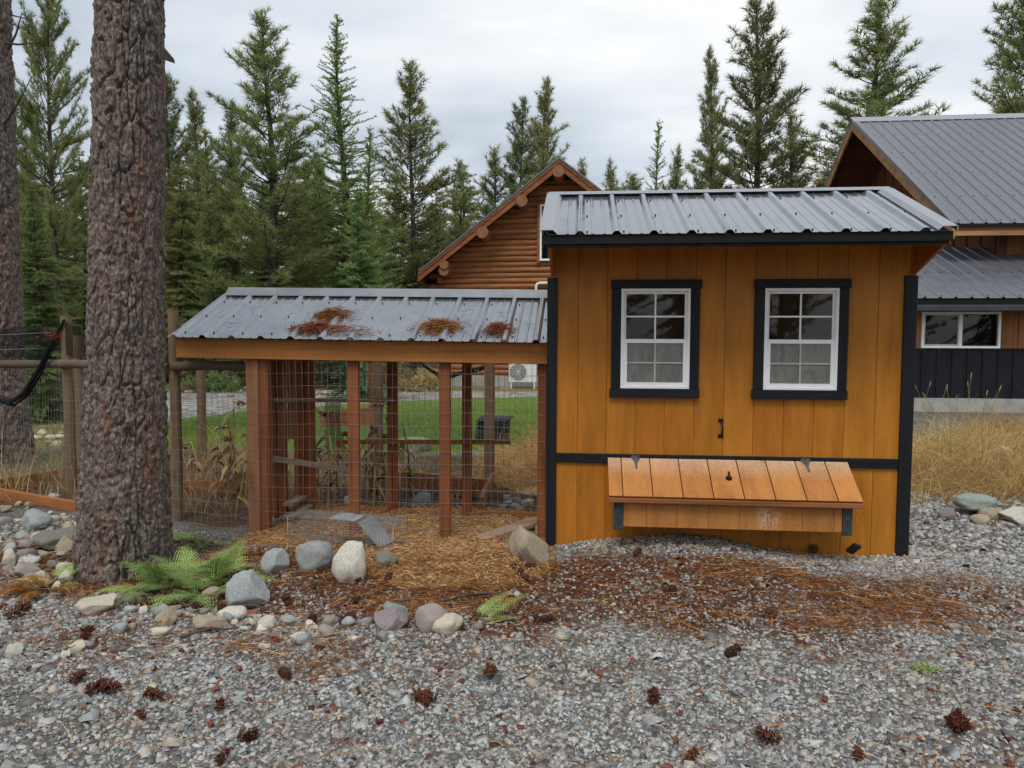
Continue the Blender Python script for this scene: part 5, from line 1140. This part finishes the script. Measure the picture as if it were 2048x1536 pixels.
big_rocks = [(548, 1148, 66, 54, 'blue', 'blue grey rock with white veins next to a smooth boulder', 'a'), (620, 1142, 84, 66, 'grey', 'smooth rounded grey boulder before the cage trap', 'r'),
 (697, 1166, 82, 80, 'white', 'white pitted boulder before the cage trap', 'r'), (763, 1137, 60, 30, 'olive', 'flat olive grey stone against the white pitted boulder', 'r'),
 (1060, 1134, 76, 82, 'tan', 'pale tan pinnacle rock standing at the coop corner', 'a'), (1040, 1118, 52, 54, 'tan', 'tan rock half hidden behind the pinnacle rock', 'a'), (1082, 1080, 34, 36, 'tan', 'small tan rock wedged on top behind the pinnacle rock', 'a'),
 (487, 1215, 88, 72, 'blue', 'angular blue green rock with a notched top by the ferns', 'a'), (420, 1203, 46, 26, 'brown', 'dark brown stone tucked under the fern fronds', 'r'), (175, 1232, 82, 42, 'cream', 'cream layered slab stone at the foot of the huge old pine', 'a'),
 (232, 1212, 36, 24, 'olive', 'small dark olive stone touching the cream layered slab', 'r'), (326, 1254, 44, 36, 'tan', 'blocky tan stone below the fern clump', 'a'), (410, 1266, 70, 34, 'tan', 'flat wide tan stone in the border row', 'a'), (455, 1242, 62, 26, 'white', 'long pale stone in the border row', 'r'),
 (532, 1264, 46, 30, 'white', 'rounded white stone in the border row', 'r'), (570, 1255, 44, 20, 'blue', 'flat bluish stone in the border row', 'r'), (660, 1254, 38, 22, 'pink', 'peach coloured stone in the border row', 'r'), (694, 1254, 32, 22, 'blue', 'pale blue stone holding a pine cone', 'r'),
 (645, 1276, 42, 26, 'pink', 'pinkish grey stone in front of the border row', 'r'), (772, 1262, 80, 40, 'purple', 'purple veined rock in the border row', 'a'), (787, 1238, 54, 32, 'teal', 'mint white crusted rock behind the purple rock', 'a'), (856, 1268, 78, 52, 'pink', 'tan pink rounded boulder ending the border row', 'r'), (892, 1270, 84, 38, 'cream', 'cream and yellow rock leaning on the tan pink boulder', 'r'), (953, 1262, 28, 18, 'olive', 'small round olive stone beside the lone fern', 'r'),
 (58, 1060, 62, 42, 'blue', 'rounded blue grey rock on the stony bank', 'r'), (95, 1104, 120, 48, 'olive', 'long grey brown slab lying on the stony bank', 'a'), (125, 1112, 52, 40, 'tan', 'beige block resting against the long slab', 'a'), (10, 1136, 34, 34, 'cream', 'cream stone at the end of the stony bank', 'r'), (45, 1160, 56, 34, 'pink', 'pink stone low on the stony bank', 'a'), (52, 1182, 74, 28, 'white', 'flat white stone behind the orange fern', 'r'), (128, 1166, 36, 26, 'white', 'white stone beside the orange fern at the pine root', 'r'),
 (1957, 1034, 84, 32, 'teal', 'smooth teal boulder stacked on tan rocks by dry grass', 'r'), (1900, 1042, 38, 26, 'purple', 'mauve stone leaning beside the teal boulder', 'r'), (1968, 1050, 50, 18, 'tan', 'flat tan rock under the teal boulder', 'r'), (1990, 1042, 56, 28, 'tan', 'brown tan rock wedged behind the teal boulder', 'r'), (2042, 1050, 66, 34, 'white', 'white striped rock beside the teal boulder pile', 'a'), (2010, 935, 40, 24, 'white', 'pale rock half buried in the dry grass', 'r'), (817, 905, 84, 34, 'tan', 'pale tan boulder on the lawn edge behind the run', 'r'),
 (845, 1012, 46, 26, 'grey', 'dark grey stone inside the garden behind the run posts', 'r'), (700, 1010, 40, 18, 'white', 'white stone in the garden soil behind the run', 'r')]
for i, (px, py, w, h, c, lb, sh) in enumerate(big_rocks):
    stone(px, py, w, h, c, lb, sh, i=i, z=(None if 'teal boulder stacked' not in lb else 0.06), depth=0.75)
cols = ['white', 'grey', 'blue', 'tan', 'white', 'brown', 'cream', 'grey', 'olive', 'white', 'tan', 'blue', 'pink']
for i in range(80):                                        # stony bank
    px, py = rf.uniform(-30, 165), rf.uniform(995, 1190)
    if py > 1120 and px > 140: continue
    w = rf.uniform(14, 40)*(0.7+0.4*(py-990)/200); stone(px, py, w, w*rf.uniform(0.4, 0.7), rf.choice(cols), 'small river stone lying loose on the stony bank', 's', name='river_stone', group='river stones of the stony bank')
for i in range(58):                                        # border row fillers
    t = rf.random(); px = 240+t*560; py = np.interp(px, [240, 420, 600, 800], [1222, 1248, 1268, 1275])+rf.uniform(-22, 20); w = rf.uniform(12, 34)
    stone(px, py, w, w*rf.uniform(0.4, 0.7), rf.choice(cols), 'small pebble among the stones of the border row', 's', name='pebble', group='pebbles of the border row')
for px, py, w in ((20, 1312, 46), (145, 1308, 40), (170, 1300, 36), (230, 1268, 40), (255, 1262, 28), (315, 1276, 40), (125, 1318, 30), (528, 1302, 30), (530, 1050, 30), (100, 1390, 28), (295, 1385, 28), (600, 1292, 40), (640, 1290, 24), (350, 1295, 24), (70, 1340, 22), (480, 1395, 22)):
    stone(px, py, w, w*0.5, rf.choice(['white', 'white', 'tan', 'blue', 'cream']), 'loose pale stone lying alone on the gravel', 's', name='loose_stone', group='loose stones on the gravel')
for i in range(26):
    px, py = rf.uniform(560, 1080), rf.uniform(1000, 1025) if i < 6 else rf.uniform(985, 1015); 
    if i < 12: px = rf.uniform(985, 1070)
    w = rf.uniform(10, 26); stone(px, py, w, w*0.5, rf.choice(cols), 'stone in the garden bed beyond the rear run wall', 's', name='garden_stone', group='stones in the garden bed')
for i in range(30):                                        # stones edging the far track
    px, py = rf.choice([(rf.uniform(60, 135), rf.uniform(860, 900)), (rf.uniform(350, 640), rf.uniform(770, 800)), (rf.uniform(560, 860), rf.uniform(785, 800))]); w = rf.uniform(12, 30)
    stone(px, py, w, w*0.45, rf.choice(['white', 'tan', 'grey', 'white']), 'pale rock along the edge of the far gravel track', 's', name='track_stone', group='rocks edging the far track')

# ------------------------------------------------------------------ ferns
def frond(base, d0, L, w, rng, droop=0.5, ok=1.0):
    s = np.linspace(0, 1, 16); d0 = unit(np.array(d0)); side = unit(np.cross(d0, [0, 0, 1])); P = np.array(base)+np.outer(s, d0*L)-np.outer(s**2, [0, 0, droop*L]); V, F, A = [], [], []; br = rng.random()
    T = np.gradient(P, axis=0); T /= np.linalg.norm(T, axis=1)[:, None]
    def quad(a, b, w_, nrm, r_):
        d_ = unit(b-a); sd = unit(np.cross(d_, nrm)); o = len(V); V.extend([a-sd*w_*0.5, a+(b-a)*0.45-sd*w_, b, a+(b-a)*0.45+sd*w_, a+sd*w_*0.5]); F.append((o, o+1, o+2)); F.append((o, o+2, o+3)); F.append((o, o+3, o+4)); A.extend([r_]*5)
    for q in np.linspace(0.22, 0.99, 17):
        c = np.array([np.interp(q, s, P[:, i]) for i in range(3)]); tg = np.array([np.interp(q, s, T[:, i]) for i in range(3)]); nrm = unit(np.cross(side, tg)); pl = w*(1-q)**0.75*(0.6+0.4*min(1, (q-0.1)*4))+0.012
        for sg in (-1, 1):
            pd = unit(side*sg+tg*0.45+nrm*rng.normal(0.05, 0.10)); m_ = max(2, int(pl/0.014))
            for e_ in range(m_):
                f_ = (e_+0.4)/m_; pc = c+pd*pl*f_-np.array([0, 0, 0.12*pl*f_**2]); ll = max(0.006, 0.30*pl*(1-f_)**0.7*0.75+0.004); inn = unit(np.cross(pd, nrm))
                for s2 in (-1, 1): quad(pc, pc+unit(inn*s2+pd*0.5)*min(ll, 0.034), min(0.0042, ll*0.24), nrm, np.clip(br*0.5+0.25+rng.normal(0, 0.12), 0, 1))
    return V, F, A, P
def fern(px, py, fr, label, leaf, seed):
    zg = 0.0
    for _ in range(3): p_ = atZ(px, py, zg); zg = float(gz(p_[0], p_[1]))
    o = thing('fern', (p_[0], p_[1], zg), label, 'fern'); rng = np.random.default_rng(seed)
    for (az, el, L, w, dr, ox, oy) in fr:
        b_ = np.array([p_[0]+ox, p_[1]+oy, zg]); d_ = (math.cos(R(az))*math.cos(R(el)), math.sin(R(az))*math.cos(R(el)), math.sin(R(el)))
        V, F, A, P = frond(b_, d_, L, w, rng, dr)
        f_ = npmesh('frond', np.array(V), np.array(F), M[leaf], o, False, {'rnd': A}); MB().tube([tuple(q) for q in P[::3]], [0.0028, 0.0025, 0.002, 0.0018, 0.0015, 0.001], 5).build('rachis', M['fern'] if leaf == 'fern' else M['stalk'], f_)
rq = random.Random(17)
fern(345, 1190, [(rq.uniform(0, 360), rq.uniform(25, 65), rq.uniform(0.30, 0.52), rq.uniform(0.10, 0.15), rq.uniform(0.3, 0.7), rq.uniform(-0.16, 0.24), rq.uniform(-0.08, 0.2)) for _ in range(22)] + [(170, 50, 0.5, 0.12, 0.45, -0.05, 0), (5, 35, 0.52, 0.13, 0.4, 0.2, 0), (-20, 30, 0.5, 0.14, 0.4, 0.15, 0), (20, 45, 0.5, 0.13, 0.5, 0.1, 0.1), (200, 35, 0.4, 0.12, 0.5, -0.1, -0.05), (-70, 35, 0.34, 0.11, 0.5, 0.0, -0.05), (-110, 40, 0.34, 0.11, 0.5, -0.05, -0.05), (-40, 30, 0.42, 0.12, 0.45, 0.12, -0.05)], 'lush green bracken fern spreading at the foot of the huge old pine', 'fern', 1)
fern(372, 1090, [(rq.uniform(0, 360), rq.uniform(30, 60), rq.uniform(0.18, 0.3), 0.08, 0.5, rq.uniform(-0.15, 0.25), rq.uniform(-0.05, 0.1)) for _ in range(9)], 'small darker fern patch behind the lush bracken', 'fern', 2)
fern(95, 1190, [(200, 50, 0.34, 0.10, 0.6, -0.03, 0), (230, 48, 0.34, 0.10, 0.75, -0.06, 0), (170, 50, 0.30, 0.09, 0.5, 0, 0.03), (260, 45, 0.30, 0.09, 0.8, 0, 0), (330, 50, 0.26, 0.08, 0.6, 0.04, 0.02), (215, 60, 0.30, 0.09, 0.5, 0, 0.04)], 'orange autumn fern on the stony bank beside the pine root', 'fernorange', 3)
fern(118, 1170, [(70, 50, 0.32, 0.08, 0.4, 0, 0), (30, 55, 0.28, 0.08, 0.4, 0.02, 0), (110, 45, 0.28, 0.08, 0.5, 0, 0), (330, 40, 0.26, 0.08, 0.5, 0.04, -0.05)], 'green fern rising behind the orange autumn fern', 'fern', 4)
fern(952, 1245, [(38, 22, 0.34, 0.075, 0.12, 0, 0), (50, 30, 0.30, 0.07, 0.2, -0.02, 0.02), (15, 20, 0.22, 0.06, 0.3, 0.02, 0)], 'lone small green fern by the border row on needle litter', 'fern', 5)

# ------------------------------------------------------------------ pine cones
def cone_mesh(seed, shaggy=0.0):
    rng = np.random.default_rng(seed); V, F, A = [], [], []; n = 95
    for i in range(n):
        t = i/(n-1); r_ = math.sin(math.pi*(0.08+0.86*t))**0.7*0.024; az = i*2.39996+rng.normal(0, 0.05+shaggy); ax = np.array([(t-0.5)*0.085, 0, 0]); d_ = np.array([0.55*(1 if t > 0.25 else -0.1)+rng.normal(0, 0.1+shaggy), math.cos(az), math.sin(az)]); d_ = unit(d_); tip = ax+d_*(r_+0.010)*(1+rng.normal(0, shaggy)); sd = unit(np.cross(d_, [1, 0, 0]))*0.0075; up_ = unit(np.cross(sd, d_))*0.0025; o = len(V)
        V += [ax, ax+(tip-ax)*0.75-sd, tip+up_, ax+(tip-ax)*0.75+sd, ax+(tip-ax)*0.7-up_*2]; F += [(o, o+1, o+2), (o, o+2, o+3), (o+1, o+4, o+2), (o+4, o+3, o+2)]; A += [0.1, 0.55, 0.95, 0.55, 0.3]
    return npmesh('cone', np.array(V), np.array(F), None, None, False, {'rnd': A})
cones = [cone_mesh(1), cone_mesh(2), cone_mesh(3)]; shag = [cone_mesh(5, 0.22), cone_mesh(6, 0.28), cone_mesh(7, 0.25)]
for c in cones: c.data.materials.append(M['cone'])
for c in shag: c.data.materials.append(M['conered'])
def cone(px, py, w, label, group, pool):
    zg = 0.0
    for _ in range(3): p_ = atZ(px, py, zg); zg = float(gz(p_[0], p_[1]))
    sc = w/FPX*float((p_-_C)@_fw)/0.10
    o = bpy.data.objects.new('pine_cone', rq.choice(pool).data); COL.objects.link(o); o.scale = (sc,)*3; o.location = (p_[0], p_[1]+0.02, zg+0.030*sc+0.006); o.rotation_euler = (rq.uniform(0, 6), rq.uniform(-0.4, 0.4), rq.uniform(0, 6.28)); tag(o, label, 'pine cone', group)
for px, py, w in ((1340, 1192, 30), (1544, 1240, 28), (1468, 1318, 38), (565, 1362, 38), (1276, 1115, 26), (1075, 1252, 26), (1095, 1250, 30), (775, 1165, 26), (625, 1182, 24), (715, 1168, 22), (570, 1210, 32), (710, 1212, 28), (1028, 1143, 20), (1040, 1155, 24), (1062, 1142, 26), (1050, 1165, 26), (390, 1225, 30), (440, 1232, 32)):
    cone(px, py, w, 'dark open pine cone lying on gravel or needle litter', 'dark pine cones on the ground', cones)
for px, py, lb in ((622, 1252, 'dark pine cone sitting among the border row stones'), (692, 1250, 'dark pine cone resting on a pale blue stone'), (1630, 1110, 'dark upright pine cone leaning on the coop wall under the nest box')): cone(px, py, 34, lb, None, cones)
for px, py, w in ((168, 1282, 34), (148, 1372, 36), (186, 1392, 42), (215, 1392, 40), (300, 1408, 42), (490, 1490, 42), (980, 1360, 40), (840, 1412, 44), (1308, 1412, 40), (1540, 1495, 50), (1920, 1470, 62), (30, 1240, 48), (275, 1445, 26), (1385, 1532, 40), (435, 1425, 30), (1720, 1525, 34), (440, 1530, 34), (860, 1408, 30)):
    cone(px, py, w, 'shaggy red brown rotting pine cone on the gravel', 'rotting pine cones on the gravel', shag)
for c in cones+shag: bpy.data.objects.remove(c)
# slatted black gadget at the coop foot
p_ = atZ(1712, 1112, 0.0); gd_ = thing('solar_light', (p_[0], p_[1], 0.0), 'small black plastic light with ridged panel tipped at the coop foot', 'solar light'); gd_.rotation_euler = (R(-50), R(22), R(20))
gl = Vector(gd_.location); gd_.location = gl+Vector((-0.01, 0.02, 0.045))
gl = Vector(gd_.location)
MB().box(gl.x-0.03, gl.x+0.03, gl.y-0.045, gl.y+0.045, gl.z-0.012, gl.z+0.012).build('housing', M['plastic'], gd_, 0.004)
for k in range(5): MB().box(gl.x-0.024, gl.x+0.024, gl.y-0.036+k*0.015, gl.y-0.028+k*0.015, gl.z+0.0125, gl.z+0.016).build('ridge', M['plastic'], gd_)
# ------------------------------------------------------------------ needle piles on the run roof
def pile(px, py, w, d_, n, label, seed):
    rng = np.random.default_rng(seed); c = atY(px, py, 5.45)
    for _ in range(4):
        Yq = 5.22+(c[2]-(tz(c[0])-0.008))/0.380*0.88; c = atY(px, py, 0.5*c[1]+0.5*Yq)
    x = c[0]+rng.normal(0, w/2.4, n); y = np.clip(c[1]+rng.normal(0, d_/2.4, n), 5.2, 6.0); sl2 = 0.380/0.88; a_ = rng.uniform(0, 6.28, n); rad = np.hypot((x-c[0])/w, (y-c[1])/d_)
    zz_ = np.array([rr(q, s_) for q, s_ in zip(x, y)])+0.006+rng.random(n)*0.06*np.exp(-3*rad**2)
    D = np.stack([np.cos(a_), np.sin(a_), np.sin(a_)*sl2+rng.normal(0, 0.12, n)], -1); L = rng.uniform(0.07, 0.17, n); P = np.stack([x, y, zz_], -1)-D*L[:, None]*0.5
    P[:, 2] = np.maximum(P[:, 2], tz(P[:, 0])-0.008+(P[:, 1]-5.22)*sl2+0.004)
    V, F, k_ = blades(P, D, L, np.full(n, 0.0021), np.stack([-np.sin(a_), np.cos(a_), 0*a_], -1)*rng.normal(0, 0.25, n)[:, None], rng, 3)
    tag(npmesh('needle_pile', V, F, M['needle'], None, False, {'rnd': np.repeat(rng.random(n), k_)}), label, 'pine needles')
pile(665, 630, 0.16, 0.10, 520, 'rust brown needle clump lodged mid slope on the run roof', 1)
pile(632, 660, 0.20, 0.08, 620, 'largest drift of brown pine needles at the run eave', 2)
pile(878, 656, 0.17, 0.11, 700, 'round brown needle heap caught between ribs of the run roof', 3)
pile(995, 662, 0.10, 0.09, 360, 'small needle heap hanging over the eave beside the coop', 4)
pile(700, 664, 0.30, 0.07, 110, 'thin scatter of needles trailing from the largest drift', 5)
rng = np.random.default_rng(77); n = 130; x = rng.uniform(-3.0, -0.3, n); y = rng.uniform(5.25, 6.0, n); a_ = rng.uniform(0, 6.28, n)
D = np.stack([np.cos(a_), np.sin(a_), np.sin(a_)*0.432], -1); P = np.stack([x, y, tz(x)+(y-5.22)*0.432+0.010], -1); L = rng.uniform(0.04, 0.14, n)
V, F, k_ = blades(P, D, L, np.full(n, 0.0014), np.stack([-np.sin(a_), np.cos(a_), 0*a_], -1)*rng.normal(0, 0.2, n)[:, None], rng, 3)
tag(npmesh('roof_needle_litter', V, F, M['needle'], None, False, {'rnd': np.repeat(rng.random(n), k_)}), 'stray single pine needles strewn across the run roof', 'pine needles', kind='stuff')
# needle wad caught in the netting
for (px, py, Yv, lb) in ((105, 672, 5.9, 'dead needle wad snagged in the netting by the corner post'), (372, 780, 6.0, 'dead needle wad hanging on the fence wire behind the huge pine')):
    rng = np.random.default_rng(px); n = 90; c = atY(px, py, Yv); D = rng.normal(size=(n, 3)); D /= np.linalg.norm(D, axis=1)[:, None]; V, F, k_ = blades(c+rng.normal(0, 1, (n, 3))*np.array([0.05, 0.02, 0.012]), D*np.array([1, 0.6, 0.5]), rng.uniform(0.06, 0.16, n), np.full(n, 0.0015), rng.normal(0, .2, (n, 3)), rng, 3)
    tag(npmesh('needle_wad', V, F, M['needle'], None, False, {'rnd': np.repeat(rng.random(n), k_)}), lb, 'pine needles')

# ------------------------------------------------------------------ grasses
def grass(name, n_try, box, dens, L0, L1, w, leaf, label, cat, rng, lean=0.45, droop=0.5, fr=True, clump=0.0, parent=None, top=None, seg=3):
    x = rng.uniform(box[0], box[1], n_try); y = rng.uniform(box[2], box[3], n_try); k = rng.random(n_try) < dens(x, y)
    if fr: k &= frustum(x, y, 1.5)
    x, y = x[k], y[k]; n = len(x)
    if clump: cx = np.round(x/clump)*clump+0.5*clump*n2(np.round(x/clump), np.round(y/clump), 7.7, 1); cy = np.round(y/clump)*clump; x = cx+(x-cx)*0.35; y = cy+(y-cy)*0.35
    D = np.stack([rng.normal(0, lean, n), rng.normal(0, lean, n), np.ones(n)], -1); D /= np.linalg.norm(D, axis=1)[:, None]; L = rng.uniform(L0, L1, n)
    bend = np.stack([rng.normal(0, droop, n), rng.normal(0, droop, n), -abs(rng.normal(0, droop*0.8, n))], -1); V, F, k_ = blades(np.stack([x, y, (gz(x, y) if top is None else top(x, y))-0.01], -1), D, L, np.full(n, w)*rng.uniform(0.7, 1.3, n), bend, rng, seg)
    return tag(npmesh(name, V, F, M[leaf], parent, False, {'rnd': np.repeat(np.clip(0.45+0.5*n2(x, y, 1.1)+rng.normal(0, 0.22, n), 0, 1), k_)}), label, cat, kind='stuff')
rg2 = np.random.default_rng(91)
grass('dry_grass', 22000, (2.5, 7.8, 6.2, 10.5), lambda x, y: W_dry(x, y), 0.24, 0.58, 0.0028, 'drygrass', 'tall bleached dry grass growing between the coop and shop', 'grass', rg2, 0.5, 0.55, True, 0.22)
grass('garden_weeds', 7500, (-6.2, 0.6, 5.6, 9.6), lambda x, y: W_soil(x, y)*(0.25+0.75*(n2(x, y, 0.9) > 0))*np.where((x > -2.7) & (y < 6.6), 0, 1), 0.10, 0.40, 0.003, 'stalkgrass', 'straw coloured weeds filling the fenced garden', 'grass', rg2, 0.4, 0.5, True, 0.3)
grass('dry_stalks', 1500, (-5.4, -2.75, 5.75, 8.2), lambda x, y: 0.35+0.65*(n2(x, y, 1.6) > 0), 0.3, 0.78, 0.0032, 'stalkgrass', 'tall tan dried stalks massed in the garden behind the huge pine', 'grass', rg2, 0.16, 0.22, True, 0.16)
grass('lawn_grass', 60000, (-8, 1.6, 9.2, 17), lambda x, y: W_lawn(x, y)*sst(18, 10, y), 0.04, 0.10, 0.004, 'lawnblade', 'mown green lawn behind the garden', 'grass', rg2, 0.3, 0.3, seg=2)
grass('verge_grass', 5000, (-9, -5, 7.5, 12.5), lambda x, y: 0.8*np.ones_like(x), 0.08, 0.22, 0.004, 'shrub', 'rough green grass at the foot of the rough barked pine', 'grass', rg2, 0.4, 0.4)
# tall seed stalks against the black wall
for i, (px, py, Yv, top) in enumerate(((1838, 790, 8.6, (1862, 762)), (1870, 800, 8.7, (1895, 768)), (1930, 860, 8.6, (1943, 744)), (1940, 850, 8.8, (1935, 762)), (1972, 850, 8.7, (2003, 770)), (1902, 860, 8.5, (1893, 770)), (1855, 850, 8.6, (1830, 770)), (1960, 845, 8.8, (1975, 780)), (1880, 850, 8.6, (1845, 785)), (1915, 850, 8.8, (1913, 790)))):
    b_ = atZ(px, 905+i % 3*10, 0.1); t_ = atY(top[0], top[1], b_[1]); md = (b_+t_)/2+np.array([(b_[0]-t_[0])*0.25, 0, 0.12])
    st = MB().tube([b_-np.array([0, 0, 0.15]), md, t_], [0.003, 0.0025, 0.0015], 5).build('grass_stalk', M['stalk']); tag(st, 'tall bleached seed stalk rising before the black shop wall', 'grass stalk', 'seed stalks before the black wall')
    MB().tube([t_-(t_-md)*0.22, t_-(t_-md)*0.1, t_], [0.003, 0.007, 0.002], 6).build('seed_head', M['stalk'], st)
# golden straw mound behind the run
mound = thing('straw_mound', (0.1, 8.5, 0), 'steep golden straw mound behind the run wire', 'straw heap')
def mh(x, y): return gz(x, y)+0.85*sst(-1.05, 0.35, x)*np.exp(-((y-8.5)/0.9)**2)
xs2, ys2 = np.meshgrid(np.linspace(-1.2, 1.4, 30), np.linspace(7.0, 10.2, 24)); ii2 = (np.arange(23)[:, None]*30+np.arange(29)[None]).ravel()
npmesh('core', np.stack([xs2, ys2, mh(xs2, ys2)-0.02], -1), np.stack([ii2, ii2+1, ii2+31, ii2+30], -1), M['straw'], mound, True, {'rnd': np.full(xs2.size, 0.4)})
grass('straw_stems', 9000, (-1.15, 0.7, 7.3, 9.4), lambda x, y: np.ones_like(x), 0.12, 0.38, 0.003, 'straw', 'loose golden stems of the mound', None, rg2, 0.9, 0.6, True, 0, mound, mh)
# withered sunflowers and weeds in the garden
def sunflower(px, py, htop, label, seed, lean=0.1, green=False, group=None):
    rng = np.random.default_rng(seed); p_ = atZ(px, py, -0.02); b_ = np.array([p_[0], p_[1], float(gz(p_[0], p_[1]))-0.02]); o = thing('dead_sunflower', tuple(b_), label, 'sunflower', group)
    az = rng.uniform(0, 6.28); top = b_+np.array([math.cos(az)*lean, math.sin(az)*lean, htop]); nod = top+np.array([math.cos(az)*0.09, math.sin(az)*0.09, -0.03]); npm = [b_, b_*0.4+top*0.6+np.array([0.02, 0, 0.03]), top, nod]
    MB().tube(npm, [0.009, 0.007, 0.005, 0.004], 6).build('stem', M['shrub'] if green else M['stalk'], o)
    MB().tube([nod, nod+np.array([math.cos(az)*0.01, 0, -0.02]), nod+np.array([math.cos(az)*0.015, 0, -0.035])], [0.012, 0.045, 0.038], 10).build('seed_head', M['deadleaf'], o)
    n = 26; u = rng.normal(size=(n, 3)); u[:, 2] = -abs(u[:, 2])*0.6; u /= np.linalg.norm(u, axis=1)[:, None]; V, F, k_ = blades(nod+u*0.03, u, rng.uniform(0.03, 0.07, n), np.full(n, 0.010), rng.normal(0, .3, (n, 3)), rng, 2)
    npmesh('withered_petals', V, F, M['deadleaf'], o, False, {'rnd': np.repeat(rng.random(n), k_)})
    n = 9; q = rng.uniform(0.25, 0.9, n); C_ = b_+(top-b_)*q[:, None]; a2_ = rng.uniform(0, 6.28, n); D = np.stack([np.cos(a2_), np.sin(a2_), -0.2+0*a2_], -1); V, F, k_ = blades(C_, D, rng.uniform(0.08, 0.18, n), np.full(n, 0.03), np.stack([0*a2_, 0*a2_, -0.9+0*a2_], -1), rng, 4)
    npmesh('leaf', V, F, M['shrub'] if green else M['deadleaf'], o, False, {'rnd': np.repeat(rng.random(n), k_)})['kind'] = 'stuff'
for i, (px, py, h_) in enumerate(((452, 1000, 0.95), (475, 990, 0.75), (490, 1010, 0.7), (430, 1000, 0.6), (655, 1020, 0.9), (665, 1005, 0.75), (735, 1000, 0.85), (745, 1015, 0.7), (680, 990, 0.55), (770, 1005, 0.5), (400, 985, 0.5), (725, 985, 0.95), (640, 995, 0.6), (470, 1030, 0.5))):
    sunflower(px, py, h_, 'withered brown sunflower with a nodding head in the garden', 400+i, rf.uniform(0.05, 0.2), group='withered sunflowers in the garden')
sunflower(822, 985, 0.72, 'last sunflower still bearing yellow green leaves behind the run', 450, 0.08, True)
# black bin on the lawn
bn = thing('plastic_bin', (-1.28, 10.3, 0), 'black plastic bin on the lawn behind a weathered post', 'bin')
MB().prism([(-1.50, 10.1, -0.02), (-1.05, 10.1, -0.02), (-1.05, 10.5, -0.02), (-1.50, 10.5, -0.02)], (0.02, 0.0, 0.33)).build('body', M['plastic'], bn, 0.02)
MB().prism([(-1.50, 10.08, 0.315), (-1.02, 10.08, 0.315), (-1.02, 10.52, 0.315), (-1.50, 10.52, 0.315)], (0.04, 0.02, 0.05)).build('lid', M['plastic'], bn, 0.015)
# twigs
for i, (a_, b_, lb) in enumerate((((290, 1212), (400, 1228), 'lichen covered twig lying below the fern clump'), ((450, 1228), (560, 1232), 'bark covered stick lying under the angular blue green rock'), ((1010, 1190), (850, 1215), 'dark curved twig on the needle litter before the run'), ((360, 1282), (470, 1268), 'mossy stick in front of the border row'), ((70, 1140), (165, 1118), 'thin dead stick on the stony bank'))):
    A_, B_ = atZ(*a_, 0.0), atZ(*b_, 0.0); A_[2] = float(gz(A_[0], A_[1]))+0.018; B_[2] = float(gz(B_[0], B_[1]))+0.018; md = (A_+B_)/2+np.array([0, 0.03, 0.012])
    tag(MB().tube([A_, (A_+md)/2+np.array([0, 0.012, 0]), md, (B_+md)/2+np.array([0, -0.012, 0.0]), B_], [0.008, 0.008, 0.007, 0.006, 0.004], 6).build('twig', M['trunk']), lb, 'twig')
# tiny weeds
for i, (px, py, lb) in enumerate(((1845, 1345, 'green weed sprout in the gravel'), (625, 1340, 'single pale green seedling in the gravel before the border row'), (490, 1295, 'grassy sprout in the gravel below the flat tan stone'))):
    rng = np.random.default_rng(600+i); p_ = atZ(px, py, 0.0); z = float(gz(p_[0], p_[1])); n = (70, 7, 14)[i]; D = rng.normal(size=(n, 3)); D[:, 2] = abs(D[:, 2])*0.7+0.3; D /= np.linalg.norm(D, axis=1)[:, None]
    V, F, k_ = blades(np.array([p_[0], p_[1], z+0.008])+rng.normal(0, 1, (n, 3))*np.array([0.03 if i == 0 else 0.005, 0.02 if i == 0 else 0.005, 0.001]), D, rng.uniform(0.02, 0.05, n), np.full(n, 0.004), rng.normal(0, .3, (n, 3)), rng, 2)
    tag(npmesh('weed', V, F, M['fern'], None, False, {'rnd': np.repeat(rng.random(n), k_)}), lb, 'weed')
